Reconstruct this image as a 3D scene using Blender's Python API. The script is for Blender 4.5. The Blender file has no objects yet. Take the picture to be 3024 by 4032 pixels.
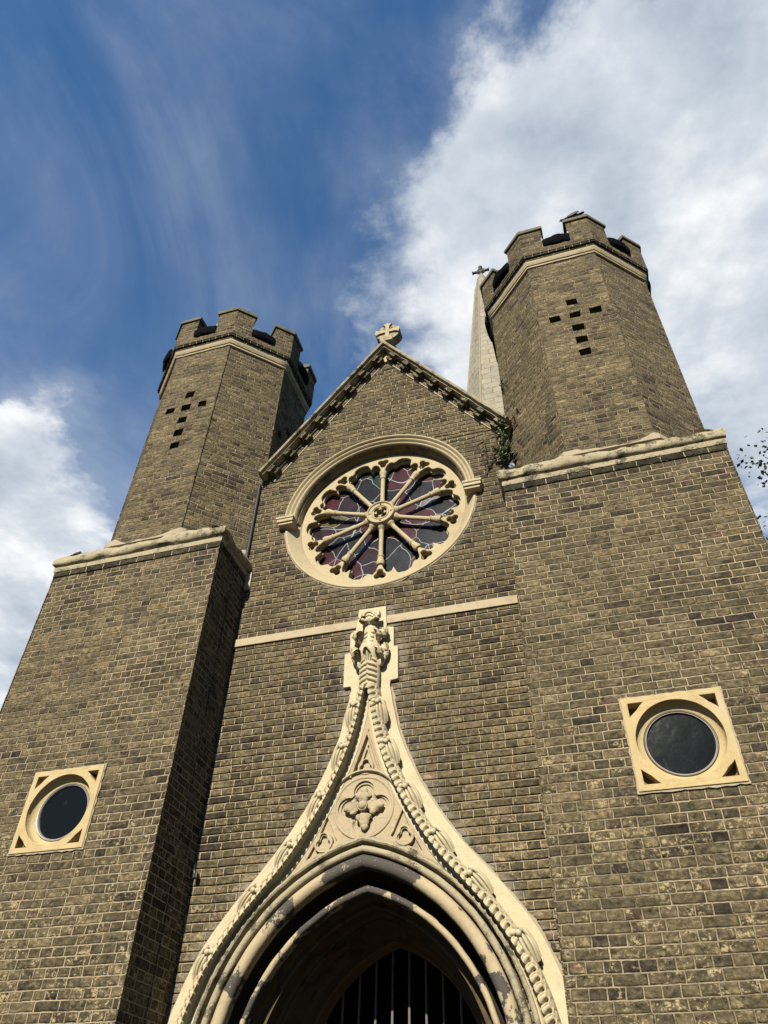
import bpy, bmesh, math, random
from math import sin, cos, pi, radians, sqrt, atan2, hypot
from mathutils import Vector, Matrix, Euler, noise
random.seed(7)
S = bpy.context.scene
COL = S.collection

# ---------------------------------------------------------------- camera, sky, sun, exposure
cam = bpy.data.cameras.new('camera'); cam_o = bpy.data.objects.new('camera', cam); COL.objects.link(cam_o)
cam.sensor_fit = 'AUTO'; cam.sensor_width = 36.0; cam.lens = 3042.63 / 4032 * 36
cam_o.location = (2.25, -6.6553, 1.6087)
cam_o.rotation_mode = 'XYZ'; cam_o.rotation_euler = (2.3249, -0.0208, 0.2940)
cam.clip_start = 0.05; cam.clip_end = 3000
S.camera = cam_o
S.render.resolution_x = 768; S.render.resolution_y = 1024

SUN_EL, SUN_AZ = radians(31.5), radians(2.0)          # azimuth: degrees to the left of straight in front of the facade
to_sun = Vector((-sin(SUN_AZ) * cos(SUN_EL), -cos(SUN_AZ) * cos(SUN_EL), sin(SUN_EL)))
sun = bpy.data.lights.new('sun', 'SUN'); sun_o = bpy.data.objects.new('sun', sun); COL.objects.link(sun_o)
sun.energy = 5.0; sun.angle = radians(0.5); sun.color = (1.0, 0.93, 0.80)
sun_o.rotation_euler = to_sun.to_track_quat('Z', 'Y').to_euler()
S.view_settings.view_transform = 'Standard'; S.view_settings.look = 'None'
S.view_settings.gamma = 1.0; S.view_settings.use_curve_mapping = False
S.view_settings.exposure = 1.12


ALB = .48        # overall darkness of the albedos below, kept low to deepen the shade


class NT:
    """tiny node-tree helper"""
    def __init__(s, tree): s.t = tree; tree.nodes.clear()
    def n(s, kind, **kw):
        nd = s.t.nodes.new(kind)
        ins = kw.pop('ins', {})
        for k, v in kw.items(): setattr(nd, k, v)
        for k, v in ins.items(): s.put(nd, k, v)
        return nd
    def put(s, nd, k, v):
        sock = nd.inputs[k]
        if isinstance(v, bpy.types.NodeSocket): s.t.links.new(v, sock)
        else: sock.default_value = v
    def math(s, op, a, b=None, c=None, clamp=False):
        nd = s.n('ShaderNodeMath', operation=op, use_clamp=clamp)
        s.put(nd, 0, a)
        if b is not None: s.put(nd, 1, b)
        if c is not None: s.put(nd, 2, c)
        return nd.outputs[0]
    def vmath(s, op, a, b=None, scale=None):
        nd = s.n('ShaderNodeVectorMath', operation=op)
        s.put(nd, 0, a)
        if b is not None: s.put(nd, 1, b)
        if scale is not None: s.put(nd, 'Scale', scale)
        return nd.outputs['Value'] if op in ('LENGTH', 'DOT_PRODUCT', 'DISTANCE') else nd.outputs[0]
    def noise(s, vec, scale, detail=4, rough=.55, out='Fac', dist=0., w=None):
        nd = s.n('ShaderNodeTexNoise')
        if w is not None:
            nd.noise_dimensions = '4D'; s.put(nd, 'W', w)
        s.put(nd, 'Vector', vec); s.put(nd, 'Scale', scale); s.put(nd, 'Detail', detail); s.put(nd, 'Roughness', rough)
        s.put(nd, 'Distortion', dist)
        return nd.outputs[out]
    def ramp(s, fac, stops, interp='LINEAR'):
        nd = s.n('ShaderNodeValToRGB'); cr = nd.color_ramp; cr.interpolation = interp
        while len(cr.elements) < len(stops): cr.elements.new(.5)
        for e, (p, c) in zip(cr.elements, stops):
            e.position = p; e.color = (c, c, c, 1) if isinstance(c, (int, float)) else tuple(c) + (1,)
        s.put(nd, 0, fac)
        return nd.outputs[0]
    def mix(s, fac, a, b, blend='MIX'):
        nd = s.n('ShaderNodeMix', data_type='RGBA', blend_type=blend)
        s.put(nd, 0, fac)
        for i, v in ((6, a), (7, b)):
            if isinstance(v, bpy.types.NodeSocket): s.t.links.new(v, nd.inputs[i])
            else: nd.inputs[i].default_value = tuple(v) + (1,) if len(v) == 3 else v
        return nd.outputs[2]
    def sep(s, v):
        nd = s.n('ShaderNodeSeparateXYZ'); s.put(nd, 0, v); return nd.outputs
    def comb(s, x, y, z=0.0):
        nd = s.n('ShaderNodeCombineXYZ'); s.put(nd, 0, x); s.put(nd, 1, y); s.put(nd, 2, z); return nd.outputs[0]
    def sstep(s, v, lo, hi):
        nd = s.n('ShaderNodeMapRange', interpolation_type='SMOOTHSTEP')
        s.put(nd, 'Value', v); s.put(nd, 'From Min', lo); s.put(nd, 'From Max', hi)
        return nd.outputs[0]


# ---- world: physical sky with a cloud deck looked up by direction
W = bpy.data.worlds.new('World'); S.world = W; W.use_nodes = True
g = NT(W.node_tree)
wout = g.n('ShaderNodeOutputWorld')
sky = g.n('ShaderNodeTexSky', sky_type='NISHITA')
sky.sun_disc = False; sky.sun_elevation = SUN_EL; sky.sun_rotation = pi + SUN_AZ
sky.air_density = 1.0; sky.dust_density = 0.0; sky.ozone_density = 2.2
hs = g.n('ShaderNodeHueSaturation', ins={'Color': sky.outputs[0], 'Saturation': 1.22, 'Value': 1.0})
bg_sky = g.n('ShaderNodeBackground', ins={'Color': hs.outputs[0], 'Strength': 0.078})
tc = g.n('ShaderNodeTexCoord')
dx, dy, dz = g.sep(tc.outputs['Generated'])
dzc = g.math('MAXIMUM', dz, 0.06)
P = g.comb(g.math('DIVIDE', dx, dzc), g.math('DIVIDE', dy, dzc))
wob = g.noise(P, 3.2, 7, .62, 'Color')
Pw = g.vmath('ADD', P, g.vmath('SCALE', g.vmath('SUBTRACT', wob, (.5, .5, .5)), scale=.30))
BLOBS = [((.24, .50), (.30, .17), 1.0), ((.085, .43), (.125, .085), .95), ((.36, .36), (.24, .11), .55), ((.09, .62), (.14, .15), .66),
         ((.45, .85), (.38, .45), 1.1), ((-.05, .73), (.13, .12), .62), ((-1.12, .90), (.28, .32), 1.2), ((-.92, .68), (.12, .08), .55),
         ((-.26, .56), (.13, .09), .14), ((-.40, .46), (.06, .12), .16), ((-.84, .62), (.05, .04), .3), ((-1.4, 1.35), (.35, .35), 1.0), ((-.70, .60), (.05, .035), .34), ((-.20, .62), (.10, .08), .10)]
tot = None
for (c, s_, wgt) in BLOBS:
    q = g.vmath('SUBTRACT', Pw, (c[0], c[1], 0))
    q = g.vmath('MULTIPLY', q, (1 / s_[0], 1 / s_[1], 0))
    v = g.math('MULTIPLY', g.math('EXPONENT', g.math('MULTIPLY', g.vmath('DOT_PRODUCT', q, q), -.7)), wgt)
    tot = v if tot is None else g.math('ADD', tot, v)
fb = g.noise(P, 5.5, 9, .60)
fb2 = g.noise(g.vmath('MULTIPLY', P, (1.0, .55, 1)), 2.3, 8, .6, dist=.6)
dens = g.math('ADD', tot, g.math('MULTIPLY', g.math('SUBTRACT', fb, .5), .95))
mask = g.sstep(dens, .38, .90)
wisp = g.math('MULTIPLY', g.sstep(g.math('ADD', fb2, g.math('MULTIPLY', tot, .42)), .46, .98), .44)
wisp = g.math('MULTIPLY', wisp, g.sstep(dy, -.25, .12))
mask = g.math('MAXIMUM', mask, wisp)
shade = g.noise(g.vmath('ADD', P, (3.1, 1.7, 0)), 3.6, 6, .55)
ccol = g.ramp(g.math('ADD', g.math('MULTIPLY', shade, .8), g.math('MULTIPLY', g.math('SUBTRACT', fb, .5), .5)),
              [(.18, (.36, .43, .54)), (.40, (.66, .72, .79)), (.52, (.97, .98, 1.0))])
bg_cl = g.n('ShaderNodeBackground', ins={'Color': ccol, 'Strength': 0.46})
mx = g.n('ShaderNodeMixShader'); g.put(mx, 0, mask)
g.t.links.new(bg_sky.outputs[0], mx.inputs[1]); g.t.links.new(bg_cl.outputs[0], mx.inputs[2])
g.t.links.new(mx.outputs[0], wout.inputs[0])


# ---------------------------------------------------------------- materials
def new_mat(name):
    m = bpy.data.materials.new(name); m.use_nodes = True
    t = NT(m.node_tree)
    out = t.n('ShaderNodeOutputMaterial'); b = t.n('ShaderNodeBsdfPrincipled')
    t.t.links.new(b.outputs[0], out.inputs[0])
    return m, t, b


def brick_mat(name, seed=0.0, dark=0.0, flake=1.0, mortar_light=1.0, row=.0765, tint=(1, 1, 1), joint=.0060, bright=0.0, rough=1.0, bloom=0.0):
    m, t, b = new_mat(name)
    uv = t.n('ShaderNodeUVMap'); uv.uv_map = 'UVMap'
    geo = t.n('ShaderNodeNewGeometry')
    pos = geo.outputs['Position']
    p0 = t.vmath('ADD', uv.outputs[0], (seed * 3.37, 0, 0))
    w1 = t.vmath('MULTIPLY', t.vmath('SUBTRACT', t.noise(p0, 1.7, 3, .5, 'Color'), (.5, .5, .5)), (.05, 0, 0))
    w2 = t.vmath('SCALE', t.vmath('SUBTRACT', t.noise(p0, 21.0, 3, .6, 'Color'), (.5, .5, .5)), scale=.012)
    p = t.vmath('ADD', t.vmath('ADD', p0, w1), w2)
    px, py, _ = t.sep(p)
    rowi = t.math('FLOOR', t.math('DIVIDE', py, row))
    wn = t.n('ShaderNodeTexWhiteNoise', noise_dimensions='1D'); t.put(wn, 'W', t.math('ADD', rowi, seed))
    px = t.math('ADD', px, t.math('MULTIPLY', wn.outputs['Value'], .075))
    # now and then a course is all headers out of step, as in patched walls
    pv = t.comb(px, py, 0)

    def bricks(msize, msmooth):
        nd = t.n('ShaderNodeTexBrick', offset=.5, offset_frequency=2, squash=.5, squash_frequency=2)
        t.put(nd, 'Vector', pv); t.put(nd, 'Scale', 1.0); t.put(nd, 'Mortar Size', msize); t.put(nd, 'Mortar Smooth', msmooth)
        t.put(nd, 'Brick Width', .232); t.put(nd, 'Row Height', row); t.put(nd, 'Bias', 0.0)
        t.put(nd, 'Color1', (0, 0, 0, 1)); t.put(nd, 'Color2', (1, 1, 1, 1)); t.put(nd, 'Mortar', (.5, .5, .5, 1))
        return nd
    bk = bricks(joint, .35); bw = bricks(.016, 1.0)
    tcol = t.sep(bk.outputs['Color'])[0]
    mort = bk.outputs['Fac']
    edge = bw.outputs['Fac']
    r2 = t.n('ShaderNodeTexWhiteNoise', noise_dimensions='1D'); t.put(r2, 'W', t.math('MULTIPLY', tcol, 917.3))
    r3 = t.n('ShaderNodeTexWhiteNoise', noise_dimensions='1D'); t.put(r3, 'W', t.math('MULTIPLY', tcol, 331.9))
    r2, r3 = r2.outputs['Value'], r3.outputs['Value']
    big = t.noise(pos, .55, 4, .6)
    mid = t.noise(pos, 2.1, 4, .6)
    k = (1.0 - dark) * ALB
    tt = t.math('ADD', r2, t.math('MULTIPLY', t.math('SUBTRACT', t.math('ADD', big, mid), 1.0), .95))
    base = t.ramp(tt, [(.0, (.058 * k, .048 * k, .034 * k)), (.10, (.092 * k, .078 * k, .049 * k)), (.32, (.126 * k, .107 * k, .063 * k)),
                       (.70, (.158 * k, .134 * k, .076 * k)), (.93, (.192 * k, .158 * k, .086 * k)), (1.0, (.225 * k, .184 * k, .102 * k))])
    pink = t.sstep(r3, .90, .93)
    base = t.mix(t.math('MULTIPLY', pink, .35), base, (.185 * k, .125 * k, .085 * k))
    # streaks and pits inside each brick
    offs = t.comb(t.math('MULTIPLY', r2, 37.0), t.math('MULTIPLY', r3, 53.0), 0)
    pin = t.vmath('ADD', p, offs)
    n1 = t.noise(pin, 26.0, 7, .68)
    n2 = t.noise(t.vmath('MULTIPLY', pin, (1, 2.2, 1)), 9.0, 5, .65, dist=.4)
    var = t.ramp(t.math('ADD', t.math('MULTIPLY', n1, .55), t.math('MULTIPLY', n2, .45)), [(.37, .20), (.445, .70), (.53, 1.16), (.60, 1.85)])
    base = t.mix(1.0, base, var, 'MULTIPLY')
    base = t.mix(t.math('MULTIPLY', edge, .58), base, t.mix(1.0, base, (.45, .42, .38), 'MULTIPLY'))  # shade of the recessed joint painted round every brick edge
    # soot patches of their own shape
    soot_and_shade = t.math('MULTIPLY', t.sstep(t.noise(pos, .95, 6, .70), .52, .68), .72)
    base = t.mix(soot_and_shade, base, t.mix(1.0, base, (.42, .42, .44), 'MULTIPLY'))
    # pale flakes left by old paint and lichen, mostly on the lower courses
    _, _, pz = t.sep(pos)
    low = t.math('SUBTRACT', 1.0, t.sstep(pz, 2.8, 6.2))
    gate = t.math('MULTIPLY', t.sstep(t.math('ADD', t.math('MULTIPLY', r3, .45), t.math('ADD', t.math('MULTIPLY', mid, .5), t.math('MULTIPLY', low, .28))), .62, .86), flake)
    fl = t.math('MULTIPLY', t.sstep(t.math('ADD', t.math('MULTIPLY', t.noise(pin, 13.0, 4, .6), .45), t.math('MULTIPLY', t.noise(pin, 48.0, 6, .75), .55)), .53, .57), gate)
    base = t.mix(fl, base, (.54 * ALB, .46 * ALB, .255 * ALB))
    # mortar
    mn = t.noise(p, 34.0, 4, .7)
    mb = t.math('ADD', t.math('MULTIPLY', mn, .5), t.math('MULTIPLY', t.noise(pos, .9, 4, .65), .75))
    ml = mortar_light * ALB
    mcol = t.ramp(mb, [(.34, (.13 * ml, .112 * ml, .075 * ml)), (.52, (.38 * ml, .325 * ml, .205 * ml)), (.70, (.66 * ml, .56 * ml, .36 * ml))])
    mort_c = t.math('MULTIPLY', mort, t.ramp(t.math('ADD', t.math('MULTIPLY', t.noise(pos, 4.5, 4, .6), .6), t.math('MULTIPLY', t.noise(p, 16, 3, .6), .4)), [(.38, .30), (.50, .95)]))
    col = t.mix(mort_c, base, mcol)
    if bright > 0:      # here and there a course was repointed in pale mortar
        rp = t.math('MULTIPLY', t.sstep(t.noise(t.vmath('MULTIPLY', p, (1.0, 3.0, 1)), 1.9, 4, .65), .56, .62), t.math('MULTIPLY', mort_c, bright))
        col = t.mix(rp, col, (.62 * ALB, .52 * ALB, .33 * ALB))
    if bloom > 0:       # lime washed off the new stone and smeared on the bricks beside it
        gx_, _, gz_ = t.sep(pos)
        hw_ = t.ramp(t.math('DIVIDE', t.math('SUBTRACT', gz_, 2.3), 4.4), [((z - 2.3) / 4.4, x / 2) for x, z in ((1.74, 2.3), (1.607, 3.02), (1.456, 3.375), (1.204, 3.728), (.906, 4.08), (.658, 4.434), (.472, 4.787), (.335, 5.14), (.27, 5.42), (.30, 5.74), (.29, 6.15), (.22, 6.45), (.16, 6.69))])
        d1 = t.math('SUBTRACT', t.math('ABSOLUTE', t.math('SUBTRACT', gx_, .015)), t.math('MULTIPLY', t.sep(hw_)[0], 2.0))
        d1 = t.math('ADD', d1, t.math('MULTIPLY', t.math('GREATER_THAN', gz_, 6.72), 5.0))
        d2 = t.math('SUBTRACT', t.vmath('LENGTH', t.vmath('MULTIPLY', t.vmath('SUBTRACT', pos, (.015, 0, 8.272)), (1, 0, 1))), 1.24)
        dd = t.math('MINIMUM', d1, t.math('ADD', d2, .05))
        bl_ = t.math('MULTIPLY', t.math('SUBTRACT', 1.0, t.sstep(dd, .0, .17)), t.sstep(t.noise(pos, 5.0, 5, .65), .40, .60))
        col = t.mix(t.math('MULTIPLY', bl_, bloom), col, (.40 * ALB, .38 * ALB, .32 * ALB))
    if tint != (1, 1, 1): col = t.mix(1.0, col, tint, 'MULTIPLY')
    t.put(b, 'Base Color', col); t.put(b, 'Roughness', .92)
    if 'Specular IOR Level' in b.inputs: t.put(b, 'Specular IOR Level', .12)
    h = t.math('ADD', t.math('MULTIPLY', t.math('SUBTRACT', 1.0, mort), 1.0), t.math('MULTIPLY', t.math('SUBTRACT', 1.0, edge), .55))
    h = t.math('ADD', h, t.math('ADD', t.math('MULTIPLY', n1, 1.5), t.math('MULTIPLY', r3, .7)))
    h = t.math('ADD', h, t.math('MULTIPLY', n2, .7))
    bp = t.n('ShaderNodeBump', ins={'Height': h, 'Distance': .0125, 'Strength': 1.0})
    t.t.links.new(bp.outputs[0], b.inputs['Normal'])
    return m


def stone_mat(name, base=(.60, .51, .335), stain=(.42, .30, .16), grime=(.16, .145, .10), stain_amt=.5, grime_amt=.0, pit=.3, grain=40, paint=0.0, joints=False):
    m, t, b = new_mat(name)
    base, stain, grime = [tuple(v * ALB for v in c) for c in (base, stain, grime)]
    geo = t.n('ShaderNodeNewGeometry'); pos = geo.outputs['Position']
    big = t.noise(pos, 1.6, 5, .6); med = t.noise(pos, 7.0, 6, .65); fin = t.noise(pos, grain, 5, .7)
    col = t.mix(1.0, tuple(base), t.ramp(t.math('ADD', t.math('MULTIPLY', med, .6), t.math('MULTIPLY', fin, .4)), [(.32, .80), (.5, 1.0), (.68, 1.12)]), 'MULTIPLY')
    st = t.math('MULTIPLY', t.sstep(t.math('ADD', t.math('MULTIPLY', big, .6), t.math('MULTIPLY', med, .4)), .50, .70), stain_amt)
    col = t.mix(st, col, tuple(stain))
    if grime_amt > 0:
        gr = t.math('MULTIPLY', t.sstep(t.math('ADD', t.math('MULTIPLY', med, .65), t.math('MULTIPLY', fin, .35)), .47, .60), grime_amt, clamp=True)
        gr = t.math('MULTIPLY', gr, t.sstep(t.noise(pos, 3.3, 4, .6), .36, .56))
        col = t.mix(gr, col, tuple(grime))
    if paint > 0:
        fl = t.sstep(t.math('ADD', t.math('MULTIPLY', t.noise(pos, 2.2, 4, .55), .72), t.math('MULTIPLY', t.noise(pos, 14, 6, .7), .28)), .50, .515)
        z = t.sep(pos)[2]
        px_ = t.math('ABSOLUTE', t.math('ADD', t.sep(pos)[0], .16))
        near = t.math('SUBTRACT', 1.0, t.sstep(px_, .10, 1.25))
        fl = t.sstep(t.math('ADD', t.math('ADD', t.math('MULTIPLY', t.noise(pos, 2.2, 4, .55), .72), t.math('MULTIPLY', t.noise(pos, 14, 6, .7), .28)), t.math('MULTIPLY', near, .11)), .565, .58)
        amt = t.math('MULTIPLY', fl, paint)
        specks = t.sstep(t.noise(pos, 60, 3, .6), .66, .70)
        col = t.mix(amt, col, t.mix(specks, (.050, .044, .037), (.26, .24, .19)))
    if joints:
        uv = t.n('ShaderNodeUVMap'); uv.uv_map = 'UVMap'
        bk = t.n('ShaderNodeTexBrick', offset=.5, offset_frequency=2)
        t.put(bk, 'Vector', uv.outputs[0]); t.put(bk, 'Scale', 1.0); t.put(bk, 'Mortar Size', .012); t.put(bk, 'Mortar Smooth', .4)
        t.put(bk, 'Brick Width', .56); t.put(bk, 'Row Height', .285)
        t.put(bk, 'Color1', (.86, .87, .88, 1)); t.put(bk, 'Color2', (1.06, 1.03, .99, 1)); t.put(bk, 'Mortar', (.5, .45, .38, 1))
        col = t.mix(1.0, col, bk.outputs['Color'], 'MULTIPLY')
    t.put(b, 'Base Color', col); t.put(b, 'Roughness', .88)
    t.put(b, 'Specular IOR Level', .15)
    h = t.math('ADD', t.math('MULTIPLY', fin, .5), t.math('MULTIPLY', med, 1.0))
    bp = t.n('ShaderNodeBump', ins={'Height': h, 'Distance': .012, 'Strength': pit})
    t.t.links.new(bp.outputs[0], b.inputs['Normal'])
    return m


def plain_mat(name, col, rough=.6, metal=0.0, var=.25, scale=20, bump=0.0, spec=.3):
    m, t, b = new_mat(name)
    geo = t.n('ShaderNodeNewGeometry')
    n = t.noise(geo.outputs['Position'], scale, 5, .65)
    t.put(b, 'Base Color', t.mix(1.0, tuple(v * ALB for v in col), t.ramp(n, [(.3, 1 - var), (.7, 1 + var)]), 'MULTIPLY'))
    t.put(b, 'Roughness', rough); t.put(b, 'Metallic', metal); t.put(b, 'Specular IOR Level', spec)
    if bump:
        bp = t.n('ShaderNodeBump', ins={'Height': n, 'Distance': .02, 'Strength': bump}); t.t.links.new(bp.outputs[0], b.inputs['Normal'])
    return m


def stained_mat():
    m, t, b = new_mat('stained glass')
    uv = t.n('ShaderNodeUVMap'); uv.uv_map = 'UVMap'
    p0 = uv.outputs[0]
    p = t.vmath('ADD', p0, t.vmath('SCALE', t.vmath('SUBTRACT', t.noise(p0, 2.6, 2, .5, 'Color'), (.5, .5, .5)), scale=.26))
    def vor(feature):
        nd = t.n('ShaderNodeTexVoronoi', feature=feature, voronoi_dimensions='2D'); t.put(nd, 'Vector', p); t.put(nd, 'Scale', 3.2); t.put(nd, 'Randomness', 1.0); return nd
    cell = t.sep(vor('F1').outputs['Color'])
    edge = vor('DISTANCE_TO_EDGE').outputs['Distance']
    col = t.ramp(cell[0], [(.0, (.020, .021, .024)), (.30, (.034, .022, .024)), (.48, (.060, .022, .026)), (.62, (.024, .028, .032)), (.74, (.072, .026, .030)),
                           (.86, (.026, .050, .046)), (.93, (.10, .095, .05)), (.985, (.20, .20, .22))], 'CONSTANT')
    col = t.mix(1.0, col, t.ramp(t.noise(p0, 9, 5, .6), [(.3, .6), (.7, 1.5)]), 'MULTIPLY')
    came = t.math('SUBTRACT', 1.0, t.sstep(edge, .009, .015))
    for q, (sc, lev, wd) in enumerate(((.9, .50, .0030),)):
        nz = t.noise(t.vmath('ADD', p0, (q * 5.3, q * 2.1, 0)), sc, 1, .4)
        line = t.math('SUBTRACT', 1.0, t.sstep(t.math('ABSOLUTE', t.math('SUBTRACT', nz, lev)), wd * .6, wd))
        came = t.math('MAXIMUM', came, line)
    col = t.mix(1.0, col, (.50, .46, .42), 'MULTIPLY')
    col = t.mix(came, col, (.13, .13, .125))
    t.put(b, 'Base Color', col); t.put(b, 'Roughness', t.math('ADD', .16, t.math('MULTIPLY', came, .35)))
    t.put(b, 'Specular IOR Level', .22)
    bp = t.n('ShaderNodeBump', ins={'Height': t.math('ADD', t.noise(p0, 7, 3, .5), t.math('MULTIPLY', cell[1], .6)), 'Distance': .006, 'Strength': .18})
    t.t.links.new(bp.outputs[0], b.inputs['Normal'])
    return m


def dark_glass():
    m, t, b = new_mat('old window glass')
    geo = t.n('ShaderNodeNewGeometry')
    n = t.noise(geo.outputs['Position'], 9, 6, .7, dist=1.8)
    sky_streak = t.sstep(n, .58, .74)  # blue grey sky reflection painted into the glass colour
    t.put(b, 'Base Color', t.mix(t.math('MULTIPLY', sky_streak, .55), (.004, .005, .005), (.022, .030, .036)))
    t.put(b, 'Roughness', .12); t.put(b, 'Specular IOR Level', .07)
    bp = t.n('ShaderNodeBump', ins={'Height': t.noise(geo.outputs['Position'], 5, 3, .5), 'Distance': .01, 'Strength': .25})
    t.t.links.new(bp.outputs[0], b.inputs['Normal'])
    return m


M = dict(
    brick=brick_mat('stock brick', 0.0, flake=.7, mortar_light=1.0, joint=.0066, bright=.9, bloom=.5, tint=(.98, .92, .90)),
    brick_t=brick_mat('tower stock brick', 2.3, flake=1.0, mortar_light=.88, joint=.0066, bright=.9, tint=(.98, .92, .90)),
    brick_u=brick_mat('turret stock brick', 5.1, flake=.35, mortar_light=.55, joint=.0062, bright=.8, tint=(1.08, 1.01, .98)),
    brick_dark=brick_mat('dark header brick', 7.7, dark=.55, flake=.1),
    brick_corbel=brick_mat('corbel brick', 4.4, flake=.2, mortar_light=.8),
    stone=stone_mat('cleaned limestone', (.68, .585, .375), (.56, .42, .235), stain_amt=.6, pit=.35),
    stone_rose=stone_mat('window limestone', (.60, .495, .30), (.44, .33, .185), (.20, .165, .11), stain_amt=.5, grime_amt=.3, pit=.35),
    stone_shade=stone_mat('window limestone with painted shade', (.26, .20, .115), (.15, .115, .07), (.04, .034, .025), stain_amt=.6, grime_amt=.8, pit=.4),  # limestone darkened to paint in the shade of recesses, plus mottled grime
    stone_tymp=stone_mat('worn carved limestone', (.56, .455, .285), (.43, .32, .18), (.25, .225, .165), stain_amt=.7, grime_amt=.6, pit=.8),
    stone_yellow=stone_mat('yellow limestone', (.62, .475, .235), (.60, .52, .34), stain_amt=.55, pit=.3),
    stone_weather=stone_mat('weathered limestone', (.50, .425, .275), (.36, .29, .17), (.10, .092, .06), stain_amt=.65, grime_amt=1.25, pit=1.0, grain=55),
    stone_cap=stone_mat('mossy cap stone', (.20, .18, .12), (.13, .12, .085), (.06, .06, .045), stain_amt=.6, grime_amt=.7, pit=.6),
    stone_fillet=stone_mat('pale stone moulding', (.58, .48, .31), (.45, .33, .19), stain_amt=.5, grime_amt=.35, pit=.5),
    stone_spire=stone_mat('spire ashlar', (.43, .385, .295), (.33, .285, .205), (.17, .16, .125), stain_amt=.5, grime_amt=.6, pit=.4, grain=12, joints=True),
    stone_rib=stone_mat('spire rib stone', (.42, .355, .25), (.30, .25, .18), stain_amt=.5, grime_amt=.4, pit=.4, grain=12),
    stone_roll=stone_mat('flaking painted stone', (.58, .47, .29), (.42, .28, .16), stain_amt=.6, grime_amt=.2, pit=.6, paint=1.0),
    stone_inner=stone_mat('porch stone with painted shade', (.15, .098, .048), (.095, .058, .028), (.03, .024, .018), stain_amt=.7, grime_amt=.7, pit=.6),  # porch shade painted into the stone colour
    soot_and_shade=stone_mat('hollow stone with painted shade', (.062, .047, .033), (.036, .027, .020), stain_amt=.6, pit=.6),  # near-black stone paints the deep shade between the arch orders
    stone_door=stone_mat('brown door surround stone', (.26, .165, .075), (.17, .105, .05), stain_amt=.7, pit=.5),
    mortar=stone_mat('lime mortar', (.47, .40, .275), (.36, .30, .20), stain_amt=.4, pit=.7, grain=70),
    mortar_tan=stone_mat('tan mortar', (.47, .385, .255), (.34, .27, .17), stain_amt=.5, grime_amt=.2, pit=.9, grain=50),
    felt=plain_mat('black roofing felt', (.007, .007, .008), .95, var=.3, spec=.03),
    lead=plain_mat('lead flashing', (.30, .33, .36), .45, .3),
    iron=plain_mat('grey painted iron', (.20, .20, .18), .5, .0, .15),
    iron_dark=plain_mat('dark gap shadow', (.035, .038, .032), .6, .2),
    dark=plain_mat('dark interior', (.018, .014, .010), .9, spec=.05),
    wood=plain_mat('dark oak door', (.030, .020, .012), .7, var=.4, scale=9),
    stained=stained_mat(), glass=dark_glass(),
    frame=plain_mat('grey window frame', (.17, .14, .11), .45, .1, .15),
    frame_white=plain_mat('aluminium window frame', (.40, .37, .33), .40, .3, .1),
    slate=plain_mat('roof slate', (.07, .075, .085), .7, var=.4, scale=8, bump=.3),
    leaf=plain_mat('weed leaf', (.075, .125, .025), .6, var=.5, scale=60),
    leaf_dry=plain_mat('dry weed', (.075, .062, .035), .8, var=.4, scale=40),
    stem=plain_mat('weed stem', (.07, .055, .03), .8),
    tree_leaf=plain_mat('tree leaf', (.045, .085, .022), .55, var=.5, scale=9),
    bark=plain_mat('tree bark', (.09, .07, .05), .9, var=.4, scale=14, bump=.5),
    plastic=plain_mat('black plastic', (.012, .012, .013), .4, spec=.4),
    cable=plain_mat('white cable', (.7, .7, .68), .5),
    paper=plain_mat('crumpled wrapper', (.30, .36, .50), .6, var=.35, scale=60),
    feather=plain_mat('dark feather', (.030, .032, .038), .6, var=.5, scale=30),
    beak=plain_mat('beak horn', (.12, .10, .09), .5),
    eye=plain_mat('bird eye', (.25, .07, .02), .2),
    ground=plain_mat('gravel ground', (.075, .068, .055), .95, var=.5, scale=30, bump=.6),
    paving=plain_mat('stone paving', (.11, .10, .085), .9, var=.3, scale=6, bump=.3),
)


# ---------------------------------------------------------------- mesh helpers
def uv_box(me):
    uvl = me.uv_layers.new(name='UVMap') if not me.uv_layers else me.uv_layers[0]
    uvl.name = 'UVMap'
    for p in me.polygons:
        n = p.normal
        if abs(n.z) > .8:
            for li in p.loop_indices:
                v = me.vertices[me.loops[li].vertex_index].co; uvl.data[li].uv = (v.x, v.y)
        else:
            L = hypot(n.x, n.y); tx, ty = -n.y / L, n.x / L
            for li in p.loop_indices:
                v = me.vertices[me.loops[li].vertex_index].co
                uvl.data[li].uv = (v.x * tx + v.y * ty, v.z)


def link(name, me, mat, parent=None, smooth=False, uv=True, angle=40):
    if uv: uv_box(me)
    me.materials.clear(); me.materials.append(mat)
    me.name = name
    o = bpy.data.objects.new(name, me); COL.objects.link(o)
    if smooth:
        me.polygons.foreach_set('use_smooth', [True] * len(me.polygons))
        if angle < 180:
            bm = bmesh.new(); bm.from_mesh(me)
            for e in bm.edges:
                if len(e.link_faces) == 2 and e.calc_face_angle(0) > radians(angle): e.smooth = False
            bm.to_mesh(me); bm.free()
    if parent is not None: o.parent = parent
    return o


def mesh_from(verts, faces):
    me = bpy.data.meshes.new('m'); me.from_pydata([tuple(v) for v in verts], [], faces); me.update()
    return me


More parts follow.
